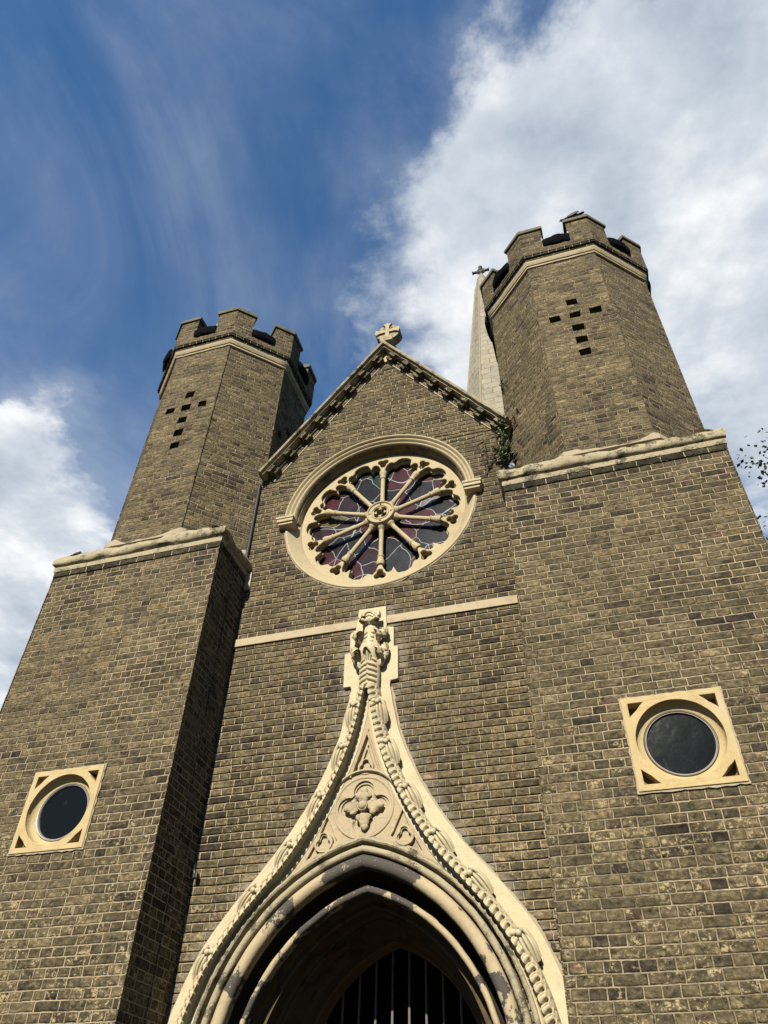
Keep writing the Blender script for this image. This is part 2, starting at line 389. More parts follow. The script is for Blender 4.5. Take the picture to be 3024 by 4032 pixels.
def course_relief(me, z0=1.5, row=.0765, lo=-.0006, hi=.0058, depth=.010, step=.30):
    """rakes the bed joints of a brick wall out as real grooves and lets the courses wander a little"""
    uv_box(me)
    bm = bmesh.new(); bm.from_mesh(me)
    zs = [v.co.z for v in bm.verts]; zmin, zmax = max(min(zs), z0), max(zs)
    def cut(co, no): bmesh.ops.bisect_plane(bm, geom=bm.verts[:] + bm.edges[:] + bm.faces[:], dist=1e-5, plane_co=co, plane_no=no)
    for ax in (0, 1):
        lo, hi = min(v.co[ax] for v in bm.verts), max(v.co[ax] for v in bm.verts)
        n = int((hi - lo) / step)
        for i in range(1, n):
            co = [0, 0, 0]; no = [0, 0, 0]; co[ax] = lo + (hi - lo) * i / n; no[ax] = 1; cut(co, no)
    # cut in slices so that every pass only touches a short strip of wall
    k0, k1 = int(zmin / row) + 1, int(zmax / row)
    for k in range(k0, k1 + 1):
        for d in (lo, hi):
            z = k * row + d
            if not (zmin + .004 < z < zmax - .004): continue
            es = [e for e in bm.edges if (e.verts[0].co.z - z) * (e.verts[1].co.z - z) < -1e-9]
            fs = set(f for e in es for f in e.link_faces); vs = set(v for f in fs for v in f.verts); ee = set(e for f in fs for e in f.edges)
            bmesh.ops.bisect_plane(bm, geom=list(vs) + list(ee) + list(fs), dist=1e-5, plane_co=(0, 0, z), plane_no=(0, 0, 1))
    bm.normal_update()
    sel = []
    for f in bm.faces:
        if abs(f.normal.z) > .3: continue
        cz = f.calc_center_median().z
        if cz > zmin and lo < cz - round(cz / row) * row < hi and max(v.co.z for v in f.verts) - min(v.co.z for v in f.verts) < (hi - lo) * 1.2: sel.append(f)
    ret = bmesh.ops.extrude_face_region(bm, geom=sel)
    nv = [g_ for g_ in ret['geom'] if isinstance(g_, bmesh.types.BMVert)]; nf = set(g_ for g_ in ret['geom'] if isinstance(g_, bmesh.types.BMFace))
    mv = {}
    for v in nv:
        ns = []
        for f in v.link_faces:
            if f in nf and not any(f.normal.dot(q) > .9 for q in ns): ns.append(f.normal.copy())
        d = Vector()
        for q in ns: d += q
        mv[v] = d
    for v, d in mv.items(): v.co -= d * depth
    old = [f for f in sel if f.is_valid and f not in nf]
    if old: bmesh.ops.delete(bm, geom=old, context='FACES')
    for v in bm.verts:
        c = v.co; v.co.z += noise.noise(Vector((c.x * .8, c.y * .8, c.z * .6))) * .012 + noise.noise(Vector((c.x * 3.1, c.y * 3.1, c.z * 2.0))) * .006
    bm.to_mesh(me); bm.free(); me.update()
    return me


def fix_normals(me):
    bm = bmesh.new(); bm.from_mesh(me)
    bmesh.ops.remove_doubles(bm, verts=bm.verts, dist=1e-5)
    bmesh.ops.recalc_face_normals(bm, faces=bm.faces)
    bm.to_mesh(me); bm.free(); me.update()
    return me


def join(meshes):
    bm = bmesh.new()
    for me in meshes: bm.from_mesh(me)
    out = bpy.data.meshes.new('m')
    bm.to_mesh(out); bm.free()
    if out.uv_layers:
        while out.uv_layers: out.uv_layers.remove(out.uv_layers[0])
    out.update()
    return out


def join_uv(meshes):
    bm = bmesh.new()
    for me in meshes: bm.from_mesh(me)
    out = bpy.data.meshes.new('m'); bm.to_mesh(out); bm.free(); out.update(); return out


def plate(loops, y0, y1, bevel=0.0, res=2):
    """flat sheet cut to closed (x,z) loops (holes allowed), front face at y0, back at y1"""
    cu = bpy.data.curves.new('c', 'CURVE'); cu.dimensions = '2D'; cu.fill_mode = 'BOTH'
    for lp in loops:
        sp = cu.splines.new('POLY'); sp.points.add(len(lp) - 1); sp.use_cyclic_u = True
        for pt, (x, z) in zip(sp.points, lp): pt.co = (x, z, 0, 1)
    cu.extrude = max((y1 - y0) / 2 - bevel, 0.0); cu.bevel_depth = bevel; cu.bevel_resolution = res; cu.offset = -bevel
    o = bpy.data.objects.new('c', cu); COL.objects.link(o)
    dg = bpy.context.evaluated_depsgraph_get(); dg.update()
    me = bpy.data.meshes.new_from_object(o.evaluated_get(dg))
    bpy.data.objects.remove(o); bpy.data.curves.remove(cu)
    me.polygons.foreach_set('use_smooth', [False] * len(me.polygons))
    ym = (y0 + y1) / 2
    me.transform(Matrix(((1, 0, 0, 0), (0, 0, -1, ym), (0, 1, 0, 0), (0, 0, 0, 1))))
    me.update()
    return me


def box(x0, x1, y0, y1, z0, z1):
    v = [(x, y, z) for x in (x0, x1) for y in (y0, y1) for z in (z0, z1)]
    f = [(0, 1, 3, 2), (4, 6, 7, 5), (0, 4, 5, 1), (2, 3, 7, 6), (0, 2, 6, 4), (1, 5, 7, 3)]
    return fix_normals(mesh_from(v, f))


def bev(me, w=.006, seg=2):
    bm = bmesh.new(); bm.from_mesh(me)
    bmesh.ops.bevel(bm, geom=list(bm.edges), offset=w, segments=seg, affect='EDGES', profile=.6)
    bm.to_mesh(me); bm.free(); me.update(); return me


def circle(cx, cz, r, n=48, a0=0.0, a1=2 * pi, close=True):
    k = n if close else n + 1
    return [(cx + r * cos(a0 + (a1 - a0) * i / n), cz + r * sin(a0 + (a1 - a0) * i / n)) for i in range(k)]


def path_normals(path, closed=False):
    """mitred left-hand normals of a 2D path"""
    n = len(path); out = []
    for i in range(n):
        def seg(a, b):
            dx, dy = b[0] - a[0], b[1] - a[1]; L = hypot(dx, dy) or 1; return (-dy / L, dx / L)
        if closed: s0 = seg(path[i - 1], path[i]); s1 = seg(path[i], path[(i + 1) % n])
        else:
            s0 = seg(path[max(i - 1, 0)], path[max(i, 1)]); s1 = seg(path[min(i, n - 2)], path[min(i + 1, n - 1)])
        mx_, my_ = s0[0] + s1[0], s0[1] + s1[1]; L = hypot(mx_, my_) or 1
        mx_, my_ = mx_ / L, my_ / L
        c = max(mx_ * s0[0] + my_ * s0[1], .35)
        out.append((mx_ / c, my_ / c))
    return out


def sweep_xz(path, prof, closed_path=False, closed_prof=False, jitter=None):
    """path in (x,z); profile (o,y): o along the left-hand normal of the path"""
    nr = path_normals(path, closed_path); V = []; F = []
    m = len(prof)
    for (x, z), (nx, nz) in zip(path, nr):
        for (o, y) in prof: V.append((x + nx * o, y, z + nz * o))
    n = len(path)
    for i in range(n if closed_path else n - 1):
        j = (i + 1) % n
        for k in range(m if closed_prof else m - 1):
            l = (k + 1) % m
            F.append((i * m + k, j * m + k, j * m + l, i * m + l))
    if closed_prof and not closed_path:
        F.append(tuple(range(m))); F.append(tuple((n - 1) * m + k for k in range(m))[::-1])
    return fix_normals(mesh_from(V, F)) if closed_prof else mesh_from(V, F)


def sweep_xy(path, prof, closed_path=False, closed_prof=False, caps=True):
    """path in plan (x,y); profile (off,z): off along the left-hand normal"""
    nr = path_normals(path, closed_path); V = []; F = []
    m = len(prof)
    for (x, y), (nx, ny) in zip(path, nr):
        for (o, z) in prof: V.append((x + nx * o, y + ny * o, z))
    n = len(path)
    for i in range(n if closed_path else n - 1):
        j = (i + 1) % n
        for k in range(m if closed_prof else m - 1):
            l = (k + 1) % m
            F.append((i * m + k, j * m + k, j * m + l, i * m + l))
    if closed_prof and not closed_path and caps:
        F.append(tuple(range(m))); F.append(tuple((n - 1) * m + k for k in range(m))[::-1])
    return fix_normals(mesh_from(V, F))


def orient(me, toward):
    """flip an open sheet so that most faces look along 'toward'"""
    s = sum(p.area * p.normal.dot(Vector(toward)) for p in me.polygons)
    if s < 0:
        me.flip_normals()
    me.update(); return me


def roughen(me, amp, scale, seed=0, sub=0):
    for v in me.vertices:
        p = v.co * scale + Vector((seed * 3.1, seed * 1.7, 0))
        d = noise.noise_vector(p) * amp + noise.noise_vector(p * 2.7) * amp * .45
        v.co += d
    me.update(); return me


def resample(path, step):
    out = [path[0]]
    for a, b in zip(path, path[1:]):
        L = hypot(b[0] - a[0], b[1] - a[1]); n = max(1, int(round(L / step)))
        for i in range(1, n + 1): out.append((a[0] + (b[0] - a[0]) * i / n, a[1] + (b[1] - a[1]) * i / n))
    return out


def lathe(prof, seg=20, axis='z'):
    """profile (r, h) spun about the axis"""
    V = []; F = []
    for (r, h) in prof:
        for i in range(seg):
            a = 2 * pi * i / seg
            V.append((r * cos(a), r * sin(a), h) if axis == 'z' else ((r * cos(a), h, r * sin(a)) if axis == 'y' else (h, r * cos(a), r * sin(a))))
    for k in range(len(prof) - 1):
        for i in range(seg):
            j = (i + 1) % seg
            F.append((k * seg + i, k * seg + j, (k + 1) * seg + j, (k + 1) * seg + i))
    F.append(tuple(range(seg))[::-1]); F.append(tuple((len(prof) - 1) * seg + i for i in range(seg)))
    return fix_normals(mesh_from(V, F))


def blob(c, r, seg=10, rings=7, rot=None, squash=None):
    """ellipsoid with radii r; used as pieces of carved work"""
    bm = bmesh.new(); bmesh.ops.create_uvsphere(bm, u_segments=seg, v_segments=rings, radius=1.0)
    Mx = Matrix.Diagonal((r[0], r[1], r[2], 1))
    if rot: Mx = Euler(rot).to_matrix().to_4x4() @ Mx
    Mx = Matrix.Translation(Vector(c)) @ Mx
    bmesh.ops.transform(bm, matrix=Mx, verts=bm.verts)
    me = bpy.data.meshes.new('m'); bm.to_mesh(me); bm.free(); return me


def tube(pts, radii, seg=8, caps=True):
    V = []; F = []
    n = len(pts); pts = [Vector(p) for p in pts]
    if isinstance(radii, (int, float)): radii = [radii] * n
    up = Vector((0.13, -1, .07)).normalized()
    for i in range(n):
        d = (pts[min(i + 1, n - 1)] - pts[max(i - 1, 0)]).normalized()
        a = d.cross(up)
        if a.length < .05: a = d.cross(Vector((1, 0, 0)))
        a.normalize(); b = d.cross(a)
        for k in range(seg):
            t = 2 * pi * k / seg; V.append(pts[i] + (a * cos(t) + b * sin(t)) * radii[i])
    for i in range(n - 1):
        for k in range(seg):
            l = (k + 1) % seg; F.append((i * seg + k, i * seg + l, (i + 1) * seg + l, (i + 1) * seg + k))
    if caps: F.append(tuple(range(seg))[::-1]); F.append(tuple((n - 1) * seg + k for k in range(seg)))
    return fix_normals(mesh_from(V, F))


def empty(name, loc=(0, 0, 0)):
    o = bpy.data.objects.new(name, None); o.location = loc; COL.objects.link(o); o.empty_display_size = .2; return o


def tag(o, label=None, cat=None, group=None, kind=None):
    if label: o['label'] = label
    if cat: o['category'] = cat
    if group: o['group'] = group
    if kind: o['kind'] = kind
    return o


# ---------------------------------------------------------------- measured dimensions (metres; facade wall at y = 0, ground at z = 0)
AX = .015                      # centre line
TA, TB, TD = 1.666, 3.916, .722   # tower inner edge, outer edge, projection
TOP = 7.498                    # top of the tower brickwork
TUX, TUY, TUP = 2.85, .554, 1.138  # turret centre and apothem
PZ = 4.456                     # round window height
RZ, RR = 8.272, 1.243          # rose window
GX = .06; GS = 1.39; GT = 11.68   # gable centre, slope, coping top at apex

church = empty('church')
tag(church, 'church front of sooty yellow brick with two octagonal turrets, rose window and carved stone doorway', 'church')

# ---- arch and ogee curves
RC, RCZ, RRAD = .369, 2.427, 1.5517      # doorway roll: two-centred arch


def arch_path(o=0.0, n=36, jamb=True):
    """right foot -> apex -> left foot so the left-hand normal points inwards... offset is applied analytically"""
    R_ = RRAD + o
    a_end = math.acos(min(1, RC / R_))
    right = [(AX - RC + R_ * cos(a_end * i / n), RCZ + R_ * sin(a_end * i / n)) for i in range(n + 1)]
    left = [(2 * AX - x, z) for (x, z) in right[::-1]][1:]
    pts = right + left
    if jamb: pts = [(right[0][0], 0.0), (right[0][0], 1.2)] + pts + [(left[-1][0], 1.2), (left[-1][0], 0.0)]
    return pts


def arch_surface(prof, n=40):
    """moulding profile (o, y) run round the doorway arch; o > 0 is outwards"""
    V = []; F = []; m = len(prof); rows = None
    for (o, y) in prof:
        # the inner orders are a little steeper than the outer roll
        p0 = arch_path(0, n); rows = len(p0)
        q = []
        for (x, z), (xo, zo) in zip(arch_path(o, n), p0):
            t = max(0.0, min(1.0, (z - RCZ) / 1.5))
            if o < -.05:
                w = max(0.0, min(1.0, (-o - .13) / .15))
                f = (1 - w) * (.60 + .50 * t) + w * 1.0
                x, z = xo + (x - xo) * f, zo + (z - zo) * f
            q.append((x, z))
        V += [(x, y, z) for (x, z) in q]
    for k in range(m - 1):
        for i in range(rows - 1):
            F.append((k * rows + i, k * rows + i + 1, (k + 1) * rows + i + 1, (k + 1) * rows + i))
    return orient(mesh_from(V, F), (0, -1, 0))


H_IN = [(1.505, 2.30), (1.49, 2.50), (1.431, 2.81), (1.372, 3.0), (1.297, 3.185), (1.182, 3.375), (1.049, 3.561), (.885, 3.752), (.724, 3.937), (.588, 4.12),
        (.468, 4.312), (.362, 4.50), (.274, 4.688), (.198, 4.876), (.135, 5.064), (.088, 5.26), (.052, 5.45), (.018, 5.66)]
H_OUT = [(1.74, 2.30), (1.72, 2.50), (1.665, 2.80), (1.607, 3.02), (1.456, 3.375), (1.204, 3.728), (.906, 4.08), (.658, 4.434), (.472, 4.787), (.335, 5.14), (.270, 5.42), (.220, 5.70)]


def smooth_poly(p, n):
    """Catmull-Rom resample to n points, uniform in length"""
    q = [p[0]] + list(p) + [p[-1]]; dense = []
    for i in range(1, len(q) - 2):
        p0, p1, p2, p3 = q[i - 1], q[i], q[i + 1], q[i + 2]
        for k in range(12):
            t = k / 12
            dense.append(tuple(.5 * ((2 * p1[d]) + (-p0[d] + p2[d]) * t + (2 * p0[d] - 5 * p1[d] + 4 * p2[d] - p3[d]) * t * t + (-p0[d] + 3 * p1[d] - 3 * p2[d] + p3[d]) * t ** 3) for d in (0, 1)))
    dense.append(p[-1])
    L = [0]
    for a, b in zip(dense, dense[1:]): L.append(L[-1] + hypot(b[0] - a[0], b[1] - a[1]))
    out = []; j = 0
    for i in range(n):
        s = L[-1] * i / (n - 1)
        while j < len(L) - 2 and L[j + 1] < s: j += 1
        f = (s - L[j]) / max(L[j + 1] - L[j], 1e-9); f = min(max(f, 0), 1)
        out.append((dense[j][0] + (dense[j + 1][0] - dense[j][0]) * f, dense[j][1] + (dense[j + 1][1] - dense[j][1]) * f))
    return out, L[-1]


# ================================================================ front wall
def gable_z(x, drop=0.0): return GT - drop - GS * abs(x - GX)


door_hole = arch_path(.10, 24)
wall_loop = [(-1.72, 0)] + [(AX - (RRAD + .10 - RC), 0)] + [p for p in door_hole[::-1][1:-1]] + [(AX + (RRAD + .10 - RC), 0), (1.72, 0), (1.72, gable_z(1.72, .07)), (GX, gable_z(GX, .07)), (-1.72, gable_z(-1.72, .07))]
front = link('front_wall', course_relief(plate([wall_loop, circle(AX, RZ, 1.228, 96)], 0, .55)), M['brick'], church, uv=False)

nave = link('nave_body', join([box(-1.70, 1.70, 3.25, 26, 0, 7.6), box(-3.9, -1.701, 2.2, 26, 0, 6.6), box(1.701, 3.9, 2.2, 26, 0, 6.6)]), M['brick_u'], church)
nave.hide_render = False
rv = []
for s in (-1, 1):
    rv.append(box(-.01, .01, .58, 26, 0, .02))
V = [(-2.1, .57, 8.35), (GX, .57, 11.35), (2.2, .57, 8.35), (-2.1, 26, 8.35), (GX, 26, 11.35), (2.2, 26, 8.35), (-2.1, .57, 7.61), (2.2, .57, 7.61), (-2.1, 26, 7.61), (2.2, 26, 7.61)]
link('nave_roof', fix_normals(mesh_from(V, [(0, 3, 4, 1), (1, 4, 5, 2), (6, 8, 3, 0), (2, 5, 9, 7), (0, 1, 2, 7, 6), (3, 8, 9, 5, 4), (6, 7, 9, 8)])), M['slate'], nave)

# the hollow behind the door and the rose is dark: its linings are coloured near black
link('string_course', roughen(bev(box(-TA + .004, TA + .05, -.022, .05, 6.483, 6.582), .006), .004, 9), M['stone_fillet'], church)
link('bonding_stone', roughen(bev(box(-1.664, -1.585, -.03, .05, 7.30, 7.56), .008), .006, 7), M['stone_fillet'], church)

link('gap_shadow_strip', tube([(-1.700, -.03, 7.75), (-1.700, -.03, 8.4), (-1.700, -.03, 9.12)], .022, 10), M['iron_dark'], church, smooth=True)  # no pipe: dark tube drawn for the shadowed gap between turret and gable

# ---- gable coping, corbels, fillet
cp_path = resample([(1.80, gable_z(1.80)), (GX, GT), (-1.70, gable_z(-1.70))], .06)
cprof = [(0, .60), (0, -.10), (-.008, -.125), (-.022, -.135), (-.026, -.165), (-.035, -.195), (-.055, -.208), (-.075, -.198), (-.084, -.172), (-.086, -.150), (-.098, -.150), (-.100, -.01), (-.100, .60)]
cprof = [(-o, y) for (o, y) in cprof]
cop = sweep_xz(cp_path, cprof, closed_prof=True)
for v in cop.vertices:
    d = noise.noise(v.co * 5.0) * .012 + noise.noise(v.co * 17.0) * .006
    mask_ = max(0.0, min(1.0, (noise.noise(v.co * 1.3 + Vector((4, 2, 1))) + .15) * 3))
    v.co.z += d * mask_; v.co.y += noise.noise(v.co * 11) * .010 * mask_
cop.update()
coping = link('gable_coping', cop, M['stone_weather'], church, smooth=True, angle=35)
ux, uz = 1 / sqrt(1 + GS * GS), GS / sqrt(1 + GS * GS)


def slope_block(side, s0, s1, o0, o1, y0, y1):
    """block on the gable slope: s along slope from apex, o below coping top"""
    vs = []
    for s in (s0, s1):
        for o in (o0, o1):
            x = GX + side * (s * ux) - side * (o * uz) * 1.0
            z = GT - s * uz - o * ux
            for y in (y0, y1): vs.append((x, y, z))
    f = [(0, 1, 3, 2), (4, 6, 7, 5), (0, 4, 5, 1), (2, 3, 7, 6), (0, 2, 6, 4), (1, 5, 7, 3)]
    return fix_normals(mesh_from(vs, f))


cb0 = None
for side in (-1, 1):
    for i in range(8):
        s = .40 + .352 * i
        me = join([bev(slope_block(side, s - .060, s + .062, .098, .150, -.140, .02), .004), bev(slope_block(side, s - .088, s + .030, .150, .200, -.090, .02), .004)])
        link('corbel', me, M['brick_corbel'], church)
    band = join([slope_block(side, .30, 2.97, .099, .146, -.045, .02), slope_block(side, .24, 2.94, .147, .196, -.018, .02)])
    link('corbel_band', band, M['brick_corbel'], church)
    link('mortar_fillet', roughen(slope_block(side, .21, 2.97, .197, .215, -.012, .02), .004, 11), M['mortar'], church)
tri = [(GX - .17, GT - .135 - .17 * GS + .10), (GX, GT - .13), (GX + .17, GT - .135 - .17 * GS + .10), (GX + .06, GT - .36), (GX, GT - .40), (GX - .06, GT - .36)]
link('apex_stone', plate([tri], -.03, .03, .004), M['stone_fillet'], church)

# ---- gable cross
gc = empty('gable_cross', (GX + .045, -.06, 11.63)); gc.parent = church
cx0, cz0 = 0, .295
link('cross_base', roughen(bev(join([box(-.10, .10, -.13, .12, -.02, .065), box(-.065, .065, -.09, .09, .065, .16)]), .008), .004, 9), M['stone_weather'], gc)
disc = circle(cx0, cz0, .196, 56)
link('cross_disc', roughen(plate([disc], -.056, .10, .006), .003, 12), M['stone_weather'], gc)
arms = []
for k in range(4):
    a = pi / 2 * k
    ca, sa = cos(a), sin(a)
    lp = [(.0305 if k % 2 else 0, -.030), (.13, -.034), (.184, -.072), (.203, 0), (.184, .072), (.13, .034), (.0305 if k % 2 else 0, .030)]
    arms.append(plate([[(cx0 + x * ca - z * sa, cz0 + x * sa + z * ca) for x, z in lp]], -.088, -.026 - k * .0004, .005))
link('cross_arms', join(arms), M['stone_fillet'], gc)

# ================================================================ towers and turrets
def octagon(ap, cx=0.0, cy=0.0):
    """8 corners, first edge is the front face, anticlockwise from above"""
    R_ = ap / cos(pi / 8)
    return [(cx + R_ * cos(-pi / 2 - pi / 8 + k * pi / 4), cy + R_ * sin(-pi / 2 - pi / 8 + k * pi / 4)) for k in range(8)]


def build_tower(s):
    x0, x1 = (-TB, -TA) if s < 0 else (TA, TB)
    fl = [(x0, 0), (x1, 0), (x1, TOP), (x0, TOP)]
    wx = s * 2.776
    hole = [(wx - .375, PZ - .375), (wx + .375, PZ - .375), (wx + .375, PZ + .375), (wx - .375, PZ + .375)]
    me = join([plate([fl, hole], -TD, -.30), box(x0, x1, -.30, 1.70, 0, TOP)])
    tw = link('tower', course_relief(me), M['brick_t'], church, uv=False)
    tw['label'] = 'square left tower base with its shaded inner side showing' if s < 0 else 'square right tower base seen only from the front'
    # row of dark headers under the ledge
    link('header_course', join([box(x0 - .003, x1 + .003, -TD - .004, -TD + .05, TOP - .074, TOP - .002), box(x1 if s < 0 else x0 - .003, x1 + .003 if s < 0 else x0, -TD + .05, -.002, TOP - .074, TOP - .002)]), M['brick_dark'], tw)
    # weathered stone ledge
    inner_y = .02 if s < 0 else .02
    pl = [(x0, 1.7), (x0, -TD), (x1, -TD), (x1, inner_y)] if s < 0 else [(x0, inner_y), (x0, -TD), (x1, -TD), (x1, 1.7)]
    pl = resample(pl, .045)
    prof = [(-.10, 7.4995), (.014, 7.4995), (.016, 7.52), (.016, 7.565), (-.012, 7.574), (-.008, 7.588), (.036, 7.596), (.052, 7.620), (.058, 7.652), (.050, 7.690), (.030, 7.725), (.000, 7.752),
            (-.035, 7.775), (-.085, 7.802), (-.14, 7.826), (-.22, 7.84)]
    nrm = path_normals(pl); V = []; F = []; m = len(prof)
    for i, ((x, y), (nx, ny)) in enumerate(zip(pl, nrm)):
        for j, (o, z) in enumerate(prof):
            q = Vector((x, y, z))
            wv = 0.0 if j < 2 else (.008 if j < 5 else .034)
            d = noise.noise(Vector((x * 3.1 + s * 5, y * 3.1, z * 6))) * wv + noise.noise(Vector((x * 11, y * 11 + s, z * 13))) * wv * .55 + noise.noise(Vector((x * 29, y * 29 + s, z * 29))) * wv * .25
            # stones with broken edges
            brk = noise.noise(Vector((x * 1.15 + 9 * s, y * 1.15, 2.0)))
            if 5 <= j <= 11: d += min(0, brk - .05) * .05 * (1 if j < 9 else .6)
            V.append((x - nx * (o + d) * 1.0, y - ny * (o + d), z + d * .5))
    n = len(pl)
    for i in range(n - 1):
        for k in range(m - 1): F.append((i * m + k, (i + 1) * m + k, (i + 1) * m + k + 1, i * m + k + 1))
    F.append(tuple(range(m))); F.append(tuple((n - 1) * m + k for k in range(m))[::-1])
    lm_ = fix_normals(mesh_from(V, F))
    link('ledge', lm_, M['stone_weather'], tw, smooth=True, angle=60)
    link('ledge_slab', box(x0 + .19, x1 - .19, -TD + .19, 1.69, 7.50, 7.835), M['mortar_tan'], tw)
    return tw


def face_matrix(k, cx, cy, ap):
    """maps plate coords (x along face, y inward depth from 0, z) onto octagon face k"""
    a = -pi / 2 + k * pi / 4               # outward normal angle
    n = Vector((cos(a), sin(a), 0)); t = Vector((-sin(a), cos(a), 0))
    Mx = Matrix.Identity(4)
    Mx.col[0][:3] = t; Mx.col[1][:3] = -n; Mx.col[2][:3] = (0, 0, 1)
    Mx.col[3][:3] = Vector((cx, cy, 0)) + n * ap
    return Mx


Z0, ZM = 7.80, 12.10           # turret shaft
def build_turret(s):
    cx, cy = s * TUX, TUY
    w = 2 * TUP * math.tan(pi / 8)
    tu = None; parts = []
    cross = [(0, 10.823), (-.264, 10.520), (0, 10.520), (.264, 10.520), (0, 10.233), (0, 9.958), (0, 9.690)]
    rng = random.Random(11 + s)
    for k in range(8):
        loops = [[(-w / 2, Z0), (w / 2, Z0), (w / 2, ZM), (-w / 2, ZM)]]
        if k % 2 == 0:
            for (hx, hz) in cross:
                j = lambda: rng.uniform(-.008, .008)
                hw, hh = .072, .067
                loops.append([(hx - hw + j(), hz - hh + j()), (hx + hw + j(), hz - hh + j()), (hx + hw + j(), hz + hh + j()), (hx - hw + j(), hz + hh + j())])
        me = plate(loops, 0, .215); me.transform(face_matrix(k, cx, cy, TUP)); parts.append(me)
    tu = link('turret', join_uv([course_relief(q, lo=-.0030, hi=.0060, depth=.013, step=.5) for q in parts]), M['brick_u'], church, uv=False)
    tu['label'] = 'octagonal left turret with a shadowed right side' if s < 0 else 'octagonal right turret, taller in the picture, spire close beside it'
    # sloping mortar at the foot
    oc = octagon(TUP, cx, cy); oc = resample(oc + [oc[0]], .06)[:-1]
    sk = sweep_xy(oc, [(o, z) for (o, z) in [(.20, 7.79), (.03, 7.80), (-.085, 7.83), (-.075, 7.86), (.004, 7.93), (.03, 7.93)]], closed_path=True)
    cor8 = octagon(TUP, cx, cy)
    for v in sk.vertices:
        if v.co.z > 7.85:
            dc = min(hypot(v.co.x - a, v.co.y - b) for a, b in cor8)
            v.co.z += noise.noise(v.co * 7 + Vector((s, 0, 0))) * .03 + math.exp(-(dc / .13) ** 2) * (.07 + .10 * abs(noise.noise(v.co * 9)))
            v.co.x += noise.noise(v.co * 13) * .015; v.co.y += noise.noise(v.co * 13 + Vector((5, 0, 0))) * .015
    link('foot_mortar', sk, M['mortar_tan'], tu, smooth=True)
    # mouldings under the parapet
    oc = octagon(TUP, cx, cy); oc = resample(oc + [oc[0]], .12)[:-1]
    st = sweep_xy(oc, [(-o, z) for (o, z) in [(-.05, 11.905), (.014, 11.907), (.020, 11.912), (.020, 11.938), (-.004, 11.943), (-.004, 11.962), (.026, 11.968), (.030, 11.984), (.046, 12.004), (.048, 12.040), (.036, 12.045), (-.05, 12.045)]], closed_path=True)
    roughen(st, .005, 7, s)
    link('stone_moulding', st, M['stone_fillet'], tu, smooth=True, angle=50)
    pa = TUP + .088
    cb = sweep_xy(octagon(TUP, cx, cy), [(-o, z) for (o, z) in [(-.02, 12.046), (.052, 12.047), (.054, 12.086), (.080, 12.092), (.082, 12.126), (.090, 12.130), (.090, 12.15), (-.02, 12.15)]], closed_path=True)
    link('corbel_ring', cb, M['brick_dark'], tu)  # ring under the parapet takes the darker brick
    # parapet with merlons that wrap the corners
    ring = sweep_xy(octagon(pa, cx, cy), [(0, 12.15), (0, 12.36), (.23, 12.36), (.23, 12.15)], closed_path=True, closed_prof=True)
    parts = [ring]; oo = octagon(pa, cx, cy); ii = octagon(pa - .23, cx, cy)
    fw = 2 * pa * math.tan(pi / 8); mw = (fw - .375) / 2; iw = mw - .23 * math.tan(pi / 8)
    def lerp(a, b, d):
        L = hypot(b[0] - a[0], b[1] - a[1]); return (a[0] + (b[0] - a[0]) * d / L, a[1] + (b[1] - a[1]) * d / L)
    def merlon(oo, ii, mw, iw, z0, z1, k, top=0.0):
        o0, op, on = oo[k], oo[k - 1], oo[(k + 1) % 8]; i0, ip, in_ = ii[k], ii[k - 1], ii[(k + 1) % 8]
        fp = [lerp(o0, op, mw), o0, lerp(o0, on, mw), lerp(i0, in_, iw), i0, lerp(i0, ip, iw)]
        n = 6; V = [(x, y, z0) for x, y in fp] + [(x, y, z1 - (top if q < 3 else 0)) for q, (x, y) in enumerate(fp)]
        F = [tuple(range(n))[::-1], tuple(range(n, 2 * n))] + [(q, (q + 1) % n, n + (q + 1) % n, n + q) for q in range(n)]
        return fix_normals(mesh_from(V, F))
    for k in range(8): parts.append(merlon(oo, ii, mw, iw, 12.36, 12.775, k))
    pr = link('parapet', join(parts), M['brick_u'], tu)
    oo2 = octagon(pa + .030, cx, cy); ii2 = octagon(pa - .26, cx, cy)
    for k in range(8):
        mw2 = mw + .03 + .03 * math.tan(pi / 8); iw2 = iw + .03 - .03 * math.tan(pi / 8)
        cm = bev(merlon(oo2, ii2, mw2, iw2, 12.776, 12.885, k, .035), .012, 2)
        roughen(cm, .006, 6, k + s * 10)
        link('merlon_cap', cm, M['stone_cap'], tu)
    for k in range(8):
        # black felt sagging out over the sill of each gap
        r = random.Random(k * 7 + s * 3)
        sec = [(-.26, 12.33), (-.24, 12.43), (-.12, 12.455), (.0, 12.450), (.045, 12.440), (.072, 12.420), (.080, 12.392), (.066, 12.320), (.046, 12.272), (.026, 12.264), (.006, 12.33), (-.1, 12.365)]
        V = []; F = []; nx_ = 13; m = len(sec); a = r.uniform(.7, 1.15)
        for i in range(nx_):
            u = -.186 + .372 * i / (nx_ - 1)
            sag = (1 - (2 * i / (nx_ - 1) - 1) ** 2)
            for (o, z) in sec:
                bulge = (.55 + .45 * sag) if o > 0 else 1
                dz_ = noise.noise(Vector((u * 9 + k * 5, o * 6, s * 3.3))) * .035 if z > 12.37 else noise.noise(Vector((u * 13 + k * 5, 3, s * 3.3))) * .03
                V.append((u * (1.06 if o > .03 else .985), -(o * bulge * (a if o > 0 else 1) + (noise.noise(Vector((u * 12, z * 9, k + s))) * .012 if o > .03 else 0)), z + dz_ * (1 if o > -.2 else .3)))
        for i in range(nx_ - 1):
            for q in range(m):
                l = (q + 1) % m; F.append((i * m + q, (i + 1) * m + q, (i + 1) * m + l, i * m + l))
        F.append(tuple(range(m))); F.append(tuple((nx_ - 1) * m + q for q in range(m))[::-1])
        me = fix_normals(mesh_from(V, F)); me.transform(face_matrix(k, cx, cy, pa))
